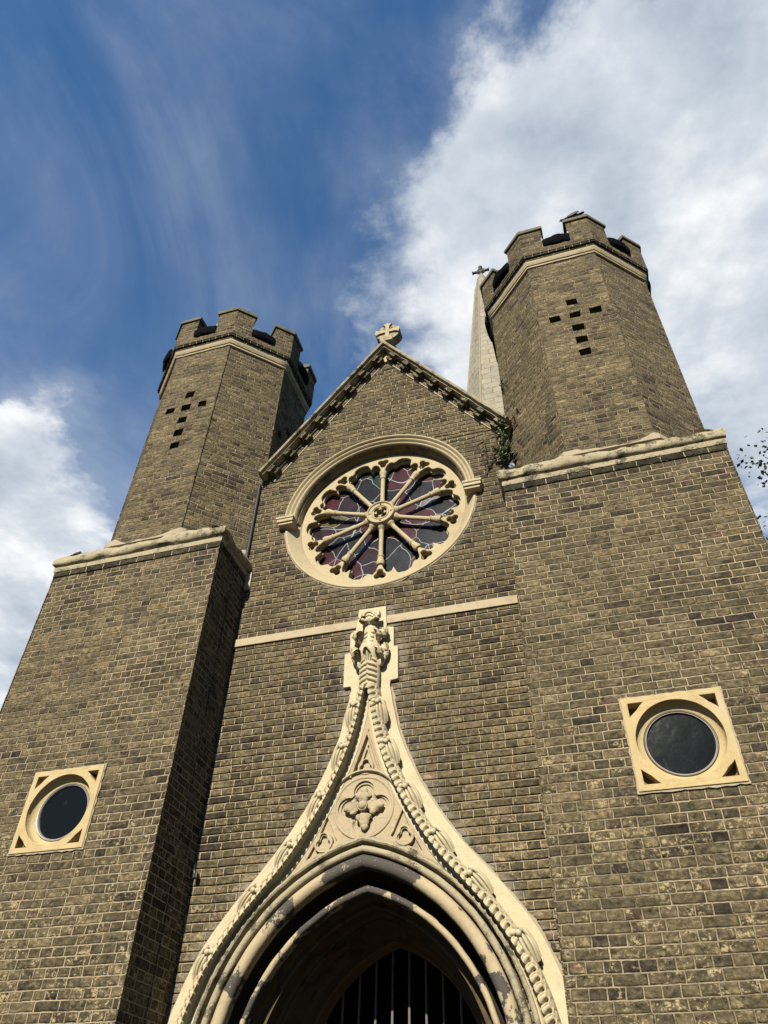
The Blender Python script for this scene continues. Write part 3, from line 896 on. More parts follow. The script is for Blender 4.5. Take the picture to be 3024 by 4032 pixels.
        link('roof_felt', me, M['felt'], tu, smooth=True, angle=60)
        for sg in (-1, 1):
            me = box(sg * .190 - .012, sg * .190 + .006, -.006, .10, 12.44, 12.44 + r.uniform(.06, .10)); me.transform(face_matrix(k, cx, cy, pa))
            link('flashing', me, M['lead'], tu)
    # roof deck inside the parapet keeps the shaft dark
    ri = octagon(TUP - .10, cx, cy)
    link('roof_deck', fix_normals(mesh_from([(x, y, 12.2) for x, y in ri] + [(x, y, 12.26) for x, y in ri], [tuple(range(8))[::-1], tuple(range(8, 16))] + [(q, (q + 1) % 8, 8 + (q + 1) % 8, 8 + q) for q in range(8)])), M['felt'], tu)
    return tu


for s in (-1, 1):
    build_tower(s); build_turret(s)


# ---- the two round windows in their square stone surrounds
def build_round_window(s):
    wx = s * 2.776; h = .385
    e = empty('round_window', (wx, -TD, PZ)); e.parent = church
    e['label'] = 'round window in a yellow square surround on the left tower, its glass nearly black' if s < 0 else 'round window in a yellow square surround on the right tower, its glass streaked with painted blue grey sky'
    sq = [(-h, -h), (h, -h), (h, h), (-h, h)]
    loops = [sq, circle(0, 0, .328, 64)]
    for qx in (-1, 1):
        for qz in (-1, 1):
            t = [(qx * .336, qz * .336), (qx * .225, qz * .336)]
            t += [(qx * .382 * cos(a), qz * .382 * sin(a)) for a in [radians(54 - 2.25 * i) for i in range(9)]]
            t += [(qx * .336, qz * .225)]
            t = [(qx * .336, qz * .336), (qx * .214, qz * .336)] + [(qx * (.386 + .013 * abs(a - 45) / 12) * cos(radians(a)), qz * (.386 + .013 * abs(a - 45) / 12) * sin(radians(a))) for a in (54, 51, 48, 45, 42, 39, 36)] + [(qx * .336, qz * .214)]
            t = [(max(-.336, min(.336, x)), max(-.336, min(.336, z))) for x, z in t]
            loops.append(t)
    link('stone_surround', roughen(plate(loops, -.014, .10, .004), .0015, 20), M['stone_yellow'], e)
    link('corner_backing', plate([[(-.37, -.37), (.37, -.37), (.37, .37), (-.37, .37)], circle(0, 0, .340, 64)], .080, .12), M['stone_shade'], e)  # recess shade behind the corner cut-outs put into the stone colour
    # dished ring between surround and frame
    prof = [(.3285, -.004), (.326, .034), (.314, .052), (.290, .064), (.276, .068), (.272, .11)]
    V = []; F = []; n = 72
    for r, y in prof:
        for i in range(n): V.append((r * cos(2 * pi * i / n), y, r * sin(2 * pi * i / n)))
    for k in range(len(prof) - 1):
        for i in range(n): F.append((k * n + i, k * n + (i + 1) % n, (k + 1) * n + (i + 1) % n, (k + 1) * n + i))
    link('dished_ring', orient(mesh_from(V, F), (0, -1, 0)), M['stone_yellow'], e, smooth=True)
    prof = [(.2725, .11), (.2725, .064), (.268, .060), (.261, .062), (.259, .068), (.254, .068), (.250, .074), (.248, .12)]
    V = []; F = []
    for r, y in prof:
        for i in range(n): V.append((r * cos(2 * pi * i / n), y, r * sin(2 * pi * i / n)))
    for k in range(len(prof) - 1):
        for i in range(n): F.append((k * n + i, k * n + (i + 1) % n, (k + 1) * n + (i + 1) % n, (k + 1) * n + i))
    link('window_frame', orient(mesh_from(V, F), (0, -1, 0)), M['frame'] if s > 0 else M['frame_white'], e, smooth=True)
    link('glass', plate([circle(0, 0, .256, 64)], .086, .092), M['glass'], e)
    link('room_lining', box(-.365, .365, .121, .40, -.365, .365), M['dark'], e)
    # mortar smear round the stone
    ring = []
    for i in range(120):
        a = 2 * pi * i / 120; c, s_ = cos(a), sin(a); k = h / max(abs(c), abs(s_))
        d = .010 + .010 * noise.noise(Vector((c * 9, s_ * 9, s * 4.0))) + .006 * noise.noise(Vector((c * 31, s_ * 31, s)))
        if s_ * k < -h + .02: d += .006
        ring.append((c * k * (1 + d / h), s_ * k * (1 + d / h)))
    link('mortar_joint', plate([ring, [(-h + .01, -h + .01), (h - .01, -h + .01), (h - .01, h - .01), (-h + .01, h - .01)]], -.004, .03), M['mortar'], e)


for s in (-1, 1): build_round_window(s)

# ================================================================ rose window
rose = empty('rose_window', (AX, 0, RZ)); rose.parent = church


def ring_surf(prof, n=120, a0=0.0, a1=2 * pi):
    V = []; F = []; full = abs(a1 - a0 - 2 * pi) < 1e-6; cnt = n if full else n + 1
    for r, y in prof:
        for i in range(cnt):
            a = a0 + (a1 - a0) * i / n; V.append((r * cos(a), y, r * sin(a)))
    for k in range(len(prof) - 1):
        for i in range(n): F.append((k * cnt + i, k * cnt + (i + 1) % cnt, (k + 1) * cnt + (i + 1) % cnt, (k + 1) * cnt + i))
    return orient(mesh_from(V, F), (0, -1, 0))


link('stone_ring', ring_surf([(1.243, .05), (1.243, -.012), (1.236, -.018), (1.215, -.016), (1.095, .12), (1.075, .145), (1.073, .30)], 120, radians(175), radians(365)), M['stone_rose'], rose, smooth=True)
link('hood_mould', ring_surf([(1.250, .02), (1.256, -.055), (1.246, -.078), (1.228, -.084), (1.214, -.072), (1.210, -.056), (1.202, -.050), (1.186, -.056), (1.174, -.048), (1.168, -.030), (1.158, -.022), (1.146, -.024),
                             (1.134, -.012), (1.130, .004)], 110, radians(3), radians(177)), M['stone_rose'], rose, smooth=True, angle=50)
link('upper_reveal', ring_surf([(1.130, .004), (1.122, .010), (1.118, .05), (1.108, .055), (1.100, .09), (1.092, .10), (1.088, .18)], 110, radians(3), radians(177)), M['stone_shade'], rose, smooth=True, angle=50)  # underside shade of the upper arc painted as dark stone
for sg in (-1, 1):
    me = join([bev(box(1.105, 1.325, -.120, .03, -.035, .012), .006), bev(box(1.098, 1.336, -.132, .03, .012, .046), .006), bev(box(1.112, 1.310, -.100, .03, -.070, -.035), .01), bev(box(1.12, 1.30, -.09, .03, .046, .066), .01)])
    if sg < 0:
        me.transform(Matrix.Scale(-1, 4, (1, 0, 0))); me.flip_normals()
    link('label_stop', me, M['stone_rose'], rose)


def light_edge(grow=0.0, n=20):
    """scalloped inner edge of the tracery: ten cusped heads, spokes at -90 + 36k"""
    pts = []
    for k in range(10):
        a0 = radians(-90 + 36 * k)
        for i in range(n):
            f = i / n * 36 - 0     # degrees from the spoke
            d = abs(f - 18)        # degrees from the middle of the light
            if d < 7.2: r = .93 + .088 * sqrt(max(0, 1 - (d / 7.4) ** 2))
            elif d < 14.6: r = .865 + .082 * sqrt(max(0, 1 - ((d - 11.0) / 3.9) ** 2))
            else: r = .865 - (d - 14.6) / 3.4 * .085
            pts.append(((r + grow) * cos(a0 + radians(f)), (r + grow) * sin(a0 + radians(f))))
    return pts


def trefoil(cx, cz, r, ang, n=10):
    """three round lobes"""
    pts = []
    for k in range(3):
        a = ang + k * 2 * pi / 3
        lx, lz = cx + r * .55 * cos(a), cz + r * .55 * sin(a)
        for i in range(n + 1):
            t = a - 1.75 + 3.5 * i / n
            pts.append((lx + r * .50 * cos(t), lz + r * .50 * sin(t)))
    return pts


def quatrefoil(cx, cz, r, ang, n=10, lob=.52, off=.5):
    pts = []
    for k in range(4):
        a = ang + k * pi / 2
        lx, lz = cx + r * off * cos(a), cz + r * off * sin(a)
        for i in range(n + 1):
            t = a - 1.9 + 3.8 * i / n
            pts.append((lx + r * lob * cos(t), lz + r * lob * sin(t)))
    return pts


tre = [trefoil(.955 * cos(radians(-90 + 36 * k)), .955 * sin(radians(-90 + 36 * k)), .076, radians(-90 + 36 * k + 180)) for k in range(10)]
link('tracery', plate([circle(0, 0, 1.09, 100), light_edge(0)] + tre, .140, .195, .010), M['stone_rose'], rose)
link('inner_tracery', plate([circle(0, 0, 1.09, 100), light_edge(-.022)] + [trefoil(.955 * cos(radians(-90 + 36 * k)), .955 * sin(radians(-90 + 36 * k)), .062, radians(-90 + 36 * k + 180)) for k in range(10)], .196, .25, .008), M['stone_rose'], rose)
sp_prof = [(.052, .170), (.056, .200), (.046, .215), (.034, .228), (.040, .236), (.032, .246), (.030, .26), (.028, .45), (.030, .655), (.042, .664), (.044, .674), (.036, .684), (.036, .70), (.042, .730), (.050, .755), (.052, .772), (.046, .79), (.046, .80)]
spm = lathe(sp_prof, 16, 'x')
for k in range(10):
    me = spm.copy(); me.transform(Matrix.Translation((0, .16, 0)) @ Matrix.Rotation(-radians(-90 + 36 * k), 4, 'Y'))
    link('spoke', me, M['stone_rose'], rose, smooth=True, angle=45)
dots = [circle(.150 * cos(a), .150 * sin(a), .011, 10) for a in (0, pi / 2, pi, 3 * pi / 2)]
hub = join([plate([circle(0, 0, .195, 48), quatrefoil(0, 0, .102, pi / 4)] + dots, .085, .17, .008), plate([circle(0, 0, .182, 48), quatrefoil(0, 0, .088, pi / 4)], .171, .24)])
hub.transform(Matrix.Diagonal((.93, 1, .93, 1)))
link('hub', hub, M['stone_rose'], rose)
link('hub_rim', ring_surf([(.184, .17), (.186, .088), (.178, .072), (.166, .070), (.157, .080), (.155, .092)], 48), M['stone_rose'], rose, smooth=True)
link('hub_moulding', ring_surf([(.120, .088), (.118, .078), (.111, .074), (.105, .078), (.103, .088)], 40), M['stone_rose'], rose, smooth=True)
link('stained_glass', plate([circle(0, 0, 1.075, 64)], .262, .272), M['stained'], rose)
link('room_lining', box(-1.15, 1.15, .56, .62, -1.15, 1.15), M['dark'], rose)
mj = [(1.256 + .012 * noise.noise(Vector((cos(a) * 8, sin(a) * 8, 1))) + .008 * noise.noise(Vector((cos(a) * 25, sin(a) * 25, 1)))) for a in [2 * pi * i / 160 for i in range(160)]]
link('mortar_joint', plate([[(r * cos(2 * pi * i / 160), r * sin(2 * pi * i / 160)) for i, r in enumerate(mj)], circle(0, 0, 1.236, 80)], -.004, .04), M['mortar'], rose)

# ================================================================ doorway
portal = empty('doorway', (0, 0, 0)); portal.parent = church


def arc(cx, cy, r, a0, a1, n=8): return [(cx + r * cos(radians(a0 + (a1 - a0) * i / n)), cy + r * sin(radians(a0 + (a1 - a0) * i / n))) for i in range(n + 1)]


# (o outward, y): groove, middle moulding, groove, big roll
am = arch_surface([(.26, -.085), (.215, -.085), (.205, -.05), (.198, .03), (.180, .03), (.176, -.04)] + arc(.148, -.078, .030, 20, -200, 9) + [(.120, .035), (.104, .035), (.104, -.02)], 48)
roughen(am, .004, 9, 3)
link('outer_moulding', am, M['stone_weather'], portal, smooth=True, angle=60)
rl = arch_surface([(.104, -.02)] + arc(.052, -.052, .055, 25, -215, 14) + [(.004, .02)], 48)
roughen(rl, .003, 6, 5)
link('arch_roll', rl, M['stone_roll'], portal, smooth=True, angle=70)
hw = arch_surface([(.004, .02), (.012, .05), (.030, .09), (.034, .14), (.020, .20), (-.03, .25), (-.075, .225), (-.100, .17), (-.108, .12)], 48)
link('arch_hollow', hw, M['soot_and_shade'], portal, smooth=True, angle=70)
o2 = arch_surface([(-.108, .12)] + arc(-.122, .085, .030, 80, -160, 9) + [(-.152, .11), (-.152, .15)], 48)
roughen(o2, .004, 8, 8)
link('inner_roll', o2, M['stone_roll'], portal, smooth=True, angle=70)
ir = arch_surface([(-.152, .15), (-.140, .19), (-.142, .25), (-.165, .28), (-.190, .27)] + arc(-.205, .305, .03, 60, -120, 6) + [(-.22, .36), (-.205, .42), (-.212, .47), (-.235, .48)] + arc(-.246, .515, .024, 60, -120, 6) + [(-.262, .56), (-.265, .76), (-.285, .78), (-.305, .79), (-.315, .84), (-.33, .92)], 48)
roughen(ir, .003, 7, 2)
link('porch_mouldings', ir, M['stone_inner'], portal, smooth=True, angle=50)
# inner face of the doorway and the dark lobby behind
wl = [(-1.6, 0)] + [(AX - (RRAD - .335 - RC), 0)] + arch_path(-.335, 24)[::-1][1:-1] + [(AX + (RRAD - .335 - RC), 0), (1.6, 0), (1.6, 4.6), (-1.6, 4.6)]
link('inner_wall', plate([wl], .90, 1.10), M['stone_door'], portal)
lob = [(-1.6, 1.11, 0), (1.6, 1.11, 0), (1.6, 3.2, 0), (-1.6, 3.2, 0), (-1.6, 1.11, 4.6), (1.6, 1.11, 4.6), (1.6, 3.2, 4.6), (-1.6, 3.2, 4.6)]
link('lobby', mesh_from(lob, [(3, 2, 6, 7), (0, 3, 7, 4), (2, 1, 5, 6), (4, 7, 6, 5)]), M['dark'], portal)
link('porch_floor', box(-1.2, 1.2, -.05, 3.2, 0.004, .06), M['paving'], portal)

# tympanum field between the ogee and the arch
Hs, HL = smooth_poly(H_IN, 240)
ty_y = -.080


def hood_x(z):
    for (xa, za), (xb, zb) in zip(Hs, Hs[1:]):
        if za <= z <= zb: return xa + (xb - xa) * (z - za) / max(zb - za, 1e-9)
    return Hs[0][0] if z < Hs[0][1] else Hs[-1][0]


grp = [(x, z) for (x, z) in arch_path(.200, 60, jamb=False)]
rightH = [(AX + x + .012, z) for (x, z) in Hs if z > 2.45]
leftH = [(AX - x - .012, z) for (x, z) in Hs if z > 2.45]
loop = rightH + leftH[::-1] + [(x, z) for (x, z) in grp[::-1] if z > 2.45]
med = (AX - .01, 4.452)
def rounded_tri(pts): return pts
h1 = [circle(med[0], med[1], .262, 48)]
tt = [(AX - .128, 4.765), (AX, 5.15), (AX + .128, 4.765), (AX + .07, 4.778), (AX, 4.782), (AX - .07, 4.778)]
h2 = [tt]
cor = []
for sg in (-1, 1):
    c = [(AX + sg * .300, 4.275), (AX + sg * .355, 4.395), (AX + sg * .43, 4.21), (AX + sg * .53, 4.03), (AX + sg * .36, 4.10), (AX + sg * .25, 4.175), (AX + sg * .275, 4.215)]
    cor.append(c)
link('tympanum', plate([loop] + h1 + h2 + cor, ty_y, -.03, .005), M['stone_tymp'], portal)
tb = [(AX + .66, 3.9), (AX + .42, 4.3), (AX + .2, 4.80), (AX + .04, 5.35), (AX - .04, 5.35), (AX - .2, 4.80), (AX - .42, 4.3), (AX - .66, 3.9)] + [(x, z) for x, z in arch_path(.19, 60, False)[::-1] if z > 3.72]
ty = link('tympanum_back', plate([tb], -.050, -.012), M['stone_tymp'], portal)
# medallion: stepped quatrefoil, flower and boss
md = empty('medallion', (med[0], 0, med[1])); md.parent = portal
for r, y0, y1 in ((.262, -.086, -.03), (.262, -.066, -.025), (.262, -.046, -.02)):
    k = {-.086: 1.0, -.066: .90, -.046: .80}[y0]
    link('quatrefoil_step', plate([circle(0, 0, .264 + (k - 1) * .01, 48), quatrefoil(0, 0, .245 * k, 0, 12, .40, .60)], y0, y1 + (1 - k) * .01, .003), M['stone_tymp'], md)
link('medallion_rim', ring_surf([(.290, -.07), (.289, -.088), (.283, -.093), (.274, -.093), (.267, -.089), (.262, -.082)], 60), M['stone_tymp'], md, smooth=True)
fl = []
for k in range(4):
    a = k * pi / 2 + (0.06 if k == 3 else 0)
    L = .175 if k != 3 else .21
    fl.append(blob((cos(a) * L * .55, -.088, sin(a) * L * .55), (.075 if k % 2 == 0 else .055, .028, .055 if k % 2 == 0 else .075), 12, 8))
    fl.append(blob((cos(a) * L * .85, -.088, sin(a) * L * .85), (.038, .026, .038), 10, 6))
    for dlt in (-.45, .45): fl.append(blob((cos(a + dlt) * .105, -.092, sin(a + dlt) * .105), (.032, .024, .032), 9, 6))
flw = roughen(join(fl), .017, 26, 4)
link('flower', flw, M['stone_tymp'], md, smooth=True, angle=180)
link('flower_boss', join([lathe([(.050, -.07), (.052, -.120), (.046, -.130), (.040, -.127), (.037, -.130), (.032, -.142), (.018, -.150), (.003, -.152)], 24, 'y')]), M['stone_tymp'], md, smooth=True)
# arched hood-moulding over the medallion, inner triangle moulding and small carvings
ap = [(AX - .01 + .325 * cos(radians(a)), 4.452 + .325 * sin(radians(a))) for a in range(28, 153, 5)]
link('medallion_arch', sweep_xz(ap, [(.0, -.075), (.0, -.098), (-.012, -.110), (-.026, -.106), (-.032, -.075)], closed_prof=True), M['stone_tymp'], portal, smooth=True, angle=50)
tm = [(AX - .155, 4.745), (AX, 5.205), (AX + .155, 4.745)]
for sg in (-1, 1):
    seg = [(AX + sg * .157, 4.74), (AX, 5.215)]
    a, b = seg if sg < 0 else seg[::-1]
    link('triangle_moulding', sweep_xz([a, b], [(.004, -.075), (.004, -.094), (-.006, -.102), (-.016, -.099), (-.022, -.075)], closed_prof=True), M['stone_tymp'], portal)
    a2, b2 = ((AX + sg * .085, 4.80), (AX, 5.06)); a2, b2 = (a2, b2) if sg < 0 else (b2, a2)
    link('triangle_inner_moulding', sweep_xz([a2, b2], [(0, -.04), (0, -.072), (-.012, -.076), (-.018, -.04)], closed_prof=True), M['stone_tymp'], portal)
link('small_trefoil', plate([circle(AX - .005, 4.835, .078, 28), trefoil(AX - .005, 4.840, .062, pi / 2)], -.088, -.04, .003), M['stone_tymp'], portal)
for sg in (-1, 1):
    c = (AX + sg * .375, 4.165)
    me = plate([circle(c[0], c[1], .088, 28), trefoil(c[0], c[1] + .004, .070, pi / 2)], -.092, -.04, .004)
    me2 = plate([circle(c[0], c[1], .08, 28), trefoil(c[0], c[1] + .004, .058, pi / 2)], -.076, -.04, .003)
    link('corner_trefoil', roughen(join([me, me2]), .004, 18, sg), M['stone_tymp'], portal)
# eroded lip where the tympanum meets the arch
lip = arch_surface([(.205, -.06), (.205, -.118), (.218, -.128), (.236, -.120), (.246, -.09)], 60)
keep = [p for p in lip.polygons]
roughen(lip, .007, 16, 6)
link('arch_lip', lip, M['stone_weather'], portal, smooth=True)

# ---- ogee hood: flat backing, soffit, leaf chain, crockets
Ho, _ = smooth_poly(H_OUT, 120)
blockR = [(.225, 5.755), (.306, 5.768), (.300, 6.156), (.256, 6.165), (.252, 6.409), (.171, 6.424), (.160, 6.701)]
blockL = [(-.153, 6.706), (-.180, 6.438), (-.238, 6.400), (-.232, 6.158), (-.292, 6.155), (-.285, 5.745), (-.205, 5.745)]
oL = [(-x + .028, z) for (x, z) in Ho]
def hin(off, ymin=2.3): return [(AX + x + off, z) for (x, z) in Hs]
bl = [(x, z) for (x, z) in Ho] + blockR + blockL + oL[::-1]
inner = [(AX - x - .04, z) for (x, z) in Hs if z < 5.2] + [(AX, 5.30)] + [(AX + x + .04, z) for (x, z) in Hs[::-1] if z < 5.2]
bp_ = plate([bl + inner], -.040, .05, .004)
link('backing_stone', roughen(bp_, .002, 9), M['stone'], portal)
# ragged mortar smear outside the backing
sm = []
for i, (x, z) in enumerate(Ho):
    sm.append((x + .022 + .020 * noise.noise(Vector((z * 6, 1, 0))) + .014 * noise.noise(Vector((z * 23, 3, 0))), z))
smL = [(-x + .028 - .022 - .020 * noise.noise(Vector((z * 6, 7, 0))) - .014 * noise.noise(Vector((z * 23, 9, 0))), z) for (x, z) in Ho]
for nm, out, inn in (('r', sm, [(x - .03, z) for x, z in Ho]), ('l', smL, [(-x + .058, z) for x, z in Ho])):
    link('mortar_joint', plate([out + inn[::-1]], -.004, .03), M['mortar'], portal)
Hn = path_normals(Hs)            # left-hand normals; on the right side the path climbs, so left = inwards
def hood_pt(i, o, y, sg):
    x, z = Hs[i]; nx, nz = Hn[i]
    return (AX + sg * (x - nx * o), y, z - nz * o)


BW = .090                        # width of the carved face
for sg in (-1, 1):
    # soffit and bead
    V = []; F = []; prof = [(.0, -.195), (.0, -.092), (-.012, -.088), (-.024, -.088), (-.034, -.104), (-.046, -.104), (-.053, -.092), (-.055, -.06)]
    cut = [i for i in range(len(Hs)) if True]
    for i in cut:
        x = Hs[i][0]
        bead = max(0.0, min(1.0, (4.15 - Hs[i][1]) / .35))
        for (o, y) in prof:
            if o < -.02: y = -.086 + (y + .086) * bead
            lim = -max(0.0, x - .004)
            V.append(hood_pt(i, max(o, lim * 1.0), y, sg))
    m = len(prof); n = len(cut)
    for i in range(n - 1):
        for k in range(m - 1): F.append((i * m + k, (i + 1) * m + k, (i + 1) * m + k + 1, i * m + k + 1))
    link('hood_soffit', orient(mesh_from(V, F), (-sg, -.6, -.3)), M['stone'], portal, smooth=True, angle=50)
    # carved leaf chain: height field over the sloping face
    mod = .068; per = 16; across = 19
    ns = int(HL / mod * per); V = []; F = []
    def at(s):
        f = s / HL * (len(Hs) - 1); i = min(int(f), len(Hs) - 2); f -= i
        p = [Hs[i][d] + (Hs[i + 1][d] - Hs[i][d]) * f for d in (0, 1)]; q = [Hn[i][d] + (Hn[i + 1][d] - Hn[i][d]) * f for d in (0, 1)]
        return p, q
    for i in range(ns + 1):
        s_ = HL * i / ns; p, q = at(s_)
        wd = BW * (1.0 if p[1] < 5.2 else 1.0)
        for j in range(across):
            t = j / (across - 1)
            u = (s_ / mod - 1.15 * t + .70 * t * t) % 1.0
            inn = 1 - min(1, max(0, (t - .46) / .2)) ; inn = inn * inn * (3 - 2 * inn)
            dg_ = min(u, 1 - u)
            tq = min(1, t / .5)
            gap = math.exp(-(dg_ / (.055 + .075 * tq)) ** 2) * inn * (.75 + .45 * tq)
            eye = math.exp(-((dg_) ** 2 / .020 + (t - .50) ** 2 / .010))
            dome = (1 - abs(2 * u - 1) ** 3)
            flute = .011 * sin(2 * pi * (t * 2.9 - .25 * sin(2 * pi * u))) * min(1, (t - .5) * 6) if t > .5 else 0
            hgt = .008 + .020 * dome * (1 - .5 * t) - .046 * gap - .040 * eye + flute - .012 * math.exp(-((u - .5 - .2 * t) / .07) ** 2) * inn * t * 2
            tip = .014 * dome * (1 - t) ** 3 - .020 * gap * (1 - t) ** 2
            o = wd * t - tip
            y = -.190 + .085 * t ** 1.3 - hgt * (1 if t < .93 else .4)
            if j == 0: y = -.178
            if j == across - 1: y = -.045
            V.append((AX + sg * (p[0] - q[0] * o), y, p[1] - q[1] * o))
    for i in range(ns):
        for j in range(across - 1): F.append((i * across + j, (i + 1) * across + j, (i + 1) * across + j + 1, i * across + j + 1))
    link('leaf_chain', orient(mesh_from(V, F), (0, -1, 0)), M['stone'], portal, smooth=True, angle=70)


def crocket_mesh(sg):
    """a fan of fluted lobes that curls over to a knob; local x outward from the hood, z along the hood, -y out of the wall"""
    parts = []
    # fluted body
    V = []; F = []; na, nr = 33, 12
    for j in range(nr):
        t = j / (nr - 1)
        for i in range(na):
            u = i / (na - 1)
            flute = abs(sin(u * pi * 4.0)) ** .5
            wdt = .055 + .055 * sin(pi * min(1, t * .85 + .12))
            ang = (u - .5) * 2
            x = ang * wdt * .80 + .020 * t
            y = -(.040 + .070 * sin(pi * (t * .62 + .10)) * (1 - .60 * ang * ang)) - .034 * flute * sin(pi * min(1, t * .9 + .08))
            z = -.135 + .245 * t + .012 * flute * t
            V.append((x, y, z))
    for j in range(nr - 1):
        for i in range(na - 1): F.append((j * na + i, j * na + i + 1, (j + 1) * na + i + 1, (j + 1) * na + i))
    parts.append(orient(mesh_from(V, F), (0, -1, 0)))
    for (c, r) in (((.052, -.115, .105), (.026, .030, .030)), ((-.028, -.125, .108), (.034, .026, .024)), ((.012, -.130, .085), (.030, .028, .026)), ((.078, -.085, .075), (.022, .030, .040)), ((-.058, -.105, .080), (.022, .022, .026))):
        parts.append(blob(c, r, 12, 8))
    parts.append(tube([(.075, -.05, -.11), (.088, -.085, -.03), (.082, -.10, .05), (.058, -.125, .115), (.03, -.115, .12)], [.010, .020, .022, .018, .010], 8))
    return join(parts)


CR = [(.258, 5.345), (.375, 4.905), (.570, 4.455), (.862, 4.030), (1.205, 3.665), (1.478, 3.215)]
for sg in (-1, 1):
    for (x, z) in CR:
        i = min(range(len(Hs)), key=lambda q: abs(Hs[q][1] - z))
        hx, hz = Hs[i]; nx, nz = Hn[i]
        me = crocket_mesh(sg)
        out = Vector((-nx, 0, -nz)); al = Vector((-nz, 0, nx)) if True else None
        al = Vector((Hs[min(i + 1, 239)][0] - Hs[max(i - 1, 0)][0], 0, Hs[min(i + 1, 239)][1] - Hs[max(i - 1, 0)][1])).normalized()
        Mx = Matrix.Identity(4)
        Mx.col[0][:3] = out * .82; Mx.col[1][:3] = (0, 1, 0); Mx.col[2][:3] = al
        Mx.col[3][:3] = Vector((hx, -.055, hz)) + out * .060
        me.transform(Mx)
        if sg < 0: me.transform(Matrix.Scale(-1, 4, (1, 0, 0))); me.flip_normals()
        me.transform(Matrix.Translation((AX, 0, 0)))
        link('crocket', me, M['stone'], portal, smooth=True, angle=75)

# ---- finial
fn = empty('finial', (AX, -.05, 5.66)); fn.parent = portal
fp = []
# stem with a ridge and small leaves
stem = []
for i in range(60):
    t = i / 59; z = -.04 + .36 * t
    stem.append(((.102 + .010 * sin(t * pi)) * (1 - .0 * t), z))
V = []; F = []; na = 25
for (r, z) in stem:
    for i in range(na):
        a = pi * i / (na - 1); x = r * cos(a)
        ax_ = abs(x) / r
        u = (z / .060 + .55 * ax_) % 1.0; dg_ = min(u, 1 - u)
        gap = math.exp(-(dg_ / .15) ** 2) * (1 if .12 < ax_ < .80 else 0)
        V.append((x, -(.02 + .105 * sin(a) ** .8) + .040 * gap - (.012 if ax_ < .12 else 0), z))
for j in range(len(stem) - 1):
    for i in range(na - 1): F.append((j * na + i, j * na + i + 1, (j + 1) * na + i + 1, (j + 1) * na + i))
link('finial_stem', orient(mesh_from(V, F), (0, -1, 0)), M['stone'], fn, smooth=True, angle=75)
vase = lathe([(.085, .28), (.100, .33), (.125, .40), (.130, .45), (.105, .52), (.085, .58), (.075, .65), (.080, .70), (.068, .76), (.050, .82)], 24, 'z')
vase.transform(Matrix.Diagonal((1, .95, 1, 1))); vase.transform(Matrix.Translation((0, -.03, 0)))
link('finial_body', vase, M['stone'], fn, smooth=True)
def lobe(parts, c, r, rot, flutes=4):
    """a leaf lobe with fluted surface"""
    me = blob((0, 0, 0), (1, 1, 1), 24, 12)
    for v in me.vertices:
        a = atan2(v.co.z, v.co.x); k = 1 - .17 * (abs(cos(a * flutes)) ** .5) * (1 - abs(v.co.y) * .4)
        gr = (abs(cos(a * flutes)) ** 3) * min(1, hypot(v.co.x, v.co.z) * 1.4)
        v.co.x *= k; v.co.z *= k; v.co.y *= 1 - .62 * gr
    me.transform(Matrix.Translation(Vector(c)) @ Euler(rot).to_matrix().to_4x4() @ Matrix.Diagonal((r[0], r[1], r[2], 1)))
    parts.append(me)
def acanthus(root, ang, L, Wd, curl, flutes=3, fwd=.0, nt=16, nu=25):
    """a carved leaf that springs from the root, spreads, and curls forward over its tip"""
    V = []; F = []; o = Vector((cos(ang), 0, sin(ang))); c = Vector((-sin(ang), 0, cos(ang)))
    for j in range(nt):
        t = j / (nt - 1); th = curl * t
        p = Vector(root) + o * (L / curl * sin(th)) + Vector((0, -1, 0)) * (L / curl * (1 - cos(th)) + fwd * t)
        nrm = (o * -sin(th) * -1 * sin(th) + Vector((0, -1, 0)) * cos(th)); nrm.normalize()
        wd = Wd * (.35 + .65 * sin(pi * min(1, .12 + .62 * t))) * (1 if t < .8 else 1 - 1.6 * (t - .8))
        for i in range(nu):
            u = 2 * i / (nu - 1) - 1
            fl = abs(cos(u * pi * flutes / 2)) ** .5
            edge = 1 - .20 * (1 - abs(cos(u * pi * flutes / 2))) * t
            V.append(p + c * (u * wd * edge) - nrm * (.30 * wd * u * u) + nrm * (.028 * fl * sin(pi * min(1, t * .8 + .15))) + o * (-.10 * L * u * u * t))
    for j in range(nt - 1):
        for i in range(nu - 1): F.append((j * nu + i, j * nu + i + 1, (j + 1) * nu + i + 1, (j + 1) * nu + i))
    me = orient(mesh_from(V, F), (0, -1, -.2)); return me


lp = []
for sg in (-1, 1):
    def A(x, y, z, deg, *a, **k): lp.append(acanthus((sg * x, y, z), radians(deg if sg > 0 else 180 - deg), *a, **k))
    A(.060, -.055, .330, 28, .200, .070, 2.2)
    A(.060, -.050, .270, 52, .210, .050, 1.7)
    A(.070, -.030, .400, -8, .150, .055, 2.0)
    A(.050, -.060, .560, 30, .185, .068, 2.2)
    A(.055, -.035, .580, -14, .145, .052, 2.0)
    for q in range(4): lp.append(blob((sg * .034, -.128 + .012 * q, .46 + .062 * q), (.026, .022, .017), 10, 7, (0, sg * .7, 0)))
for sg in (-1, 1):
    lobe(lp, (sg * .150, -.070, .425), (.072, .050, .056), (0, sg * -.5, 0))
    lobe(lp, (sg * .168, -.060, .465), (.046, .050, .044), (0, sg * -.2, 0), 3)
    lobe(lp, (sg * .128, -.050, .31), (.050, .040, .085), (0, sg * .45, 0), 2)
    lobe(lp, (sg * .138, -.070, .625), (.072, .055, .058), (0, sg * -.5, 0), 3)
    lobe(lp, (sg * .160, -.060, .670), (.044, .048, .042), (0, sg * -.2, 0), 2)
    lobe(lp, (sg * .170, -.050, .375), (.040, .040, .052), (0, sg * .3, 0), 2)
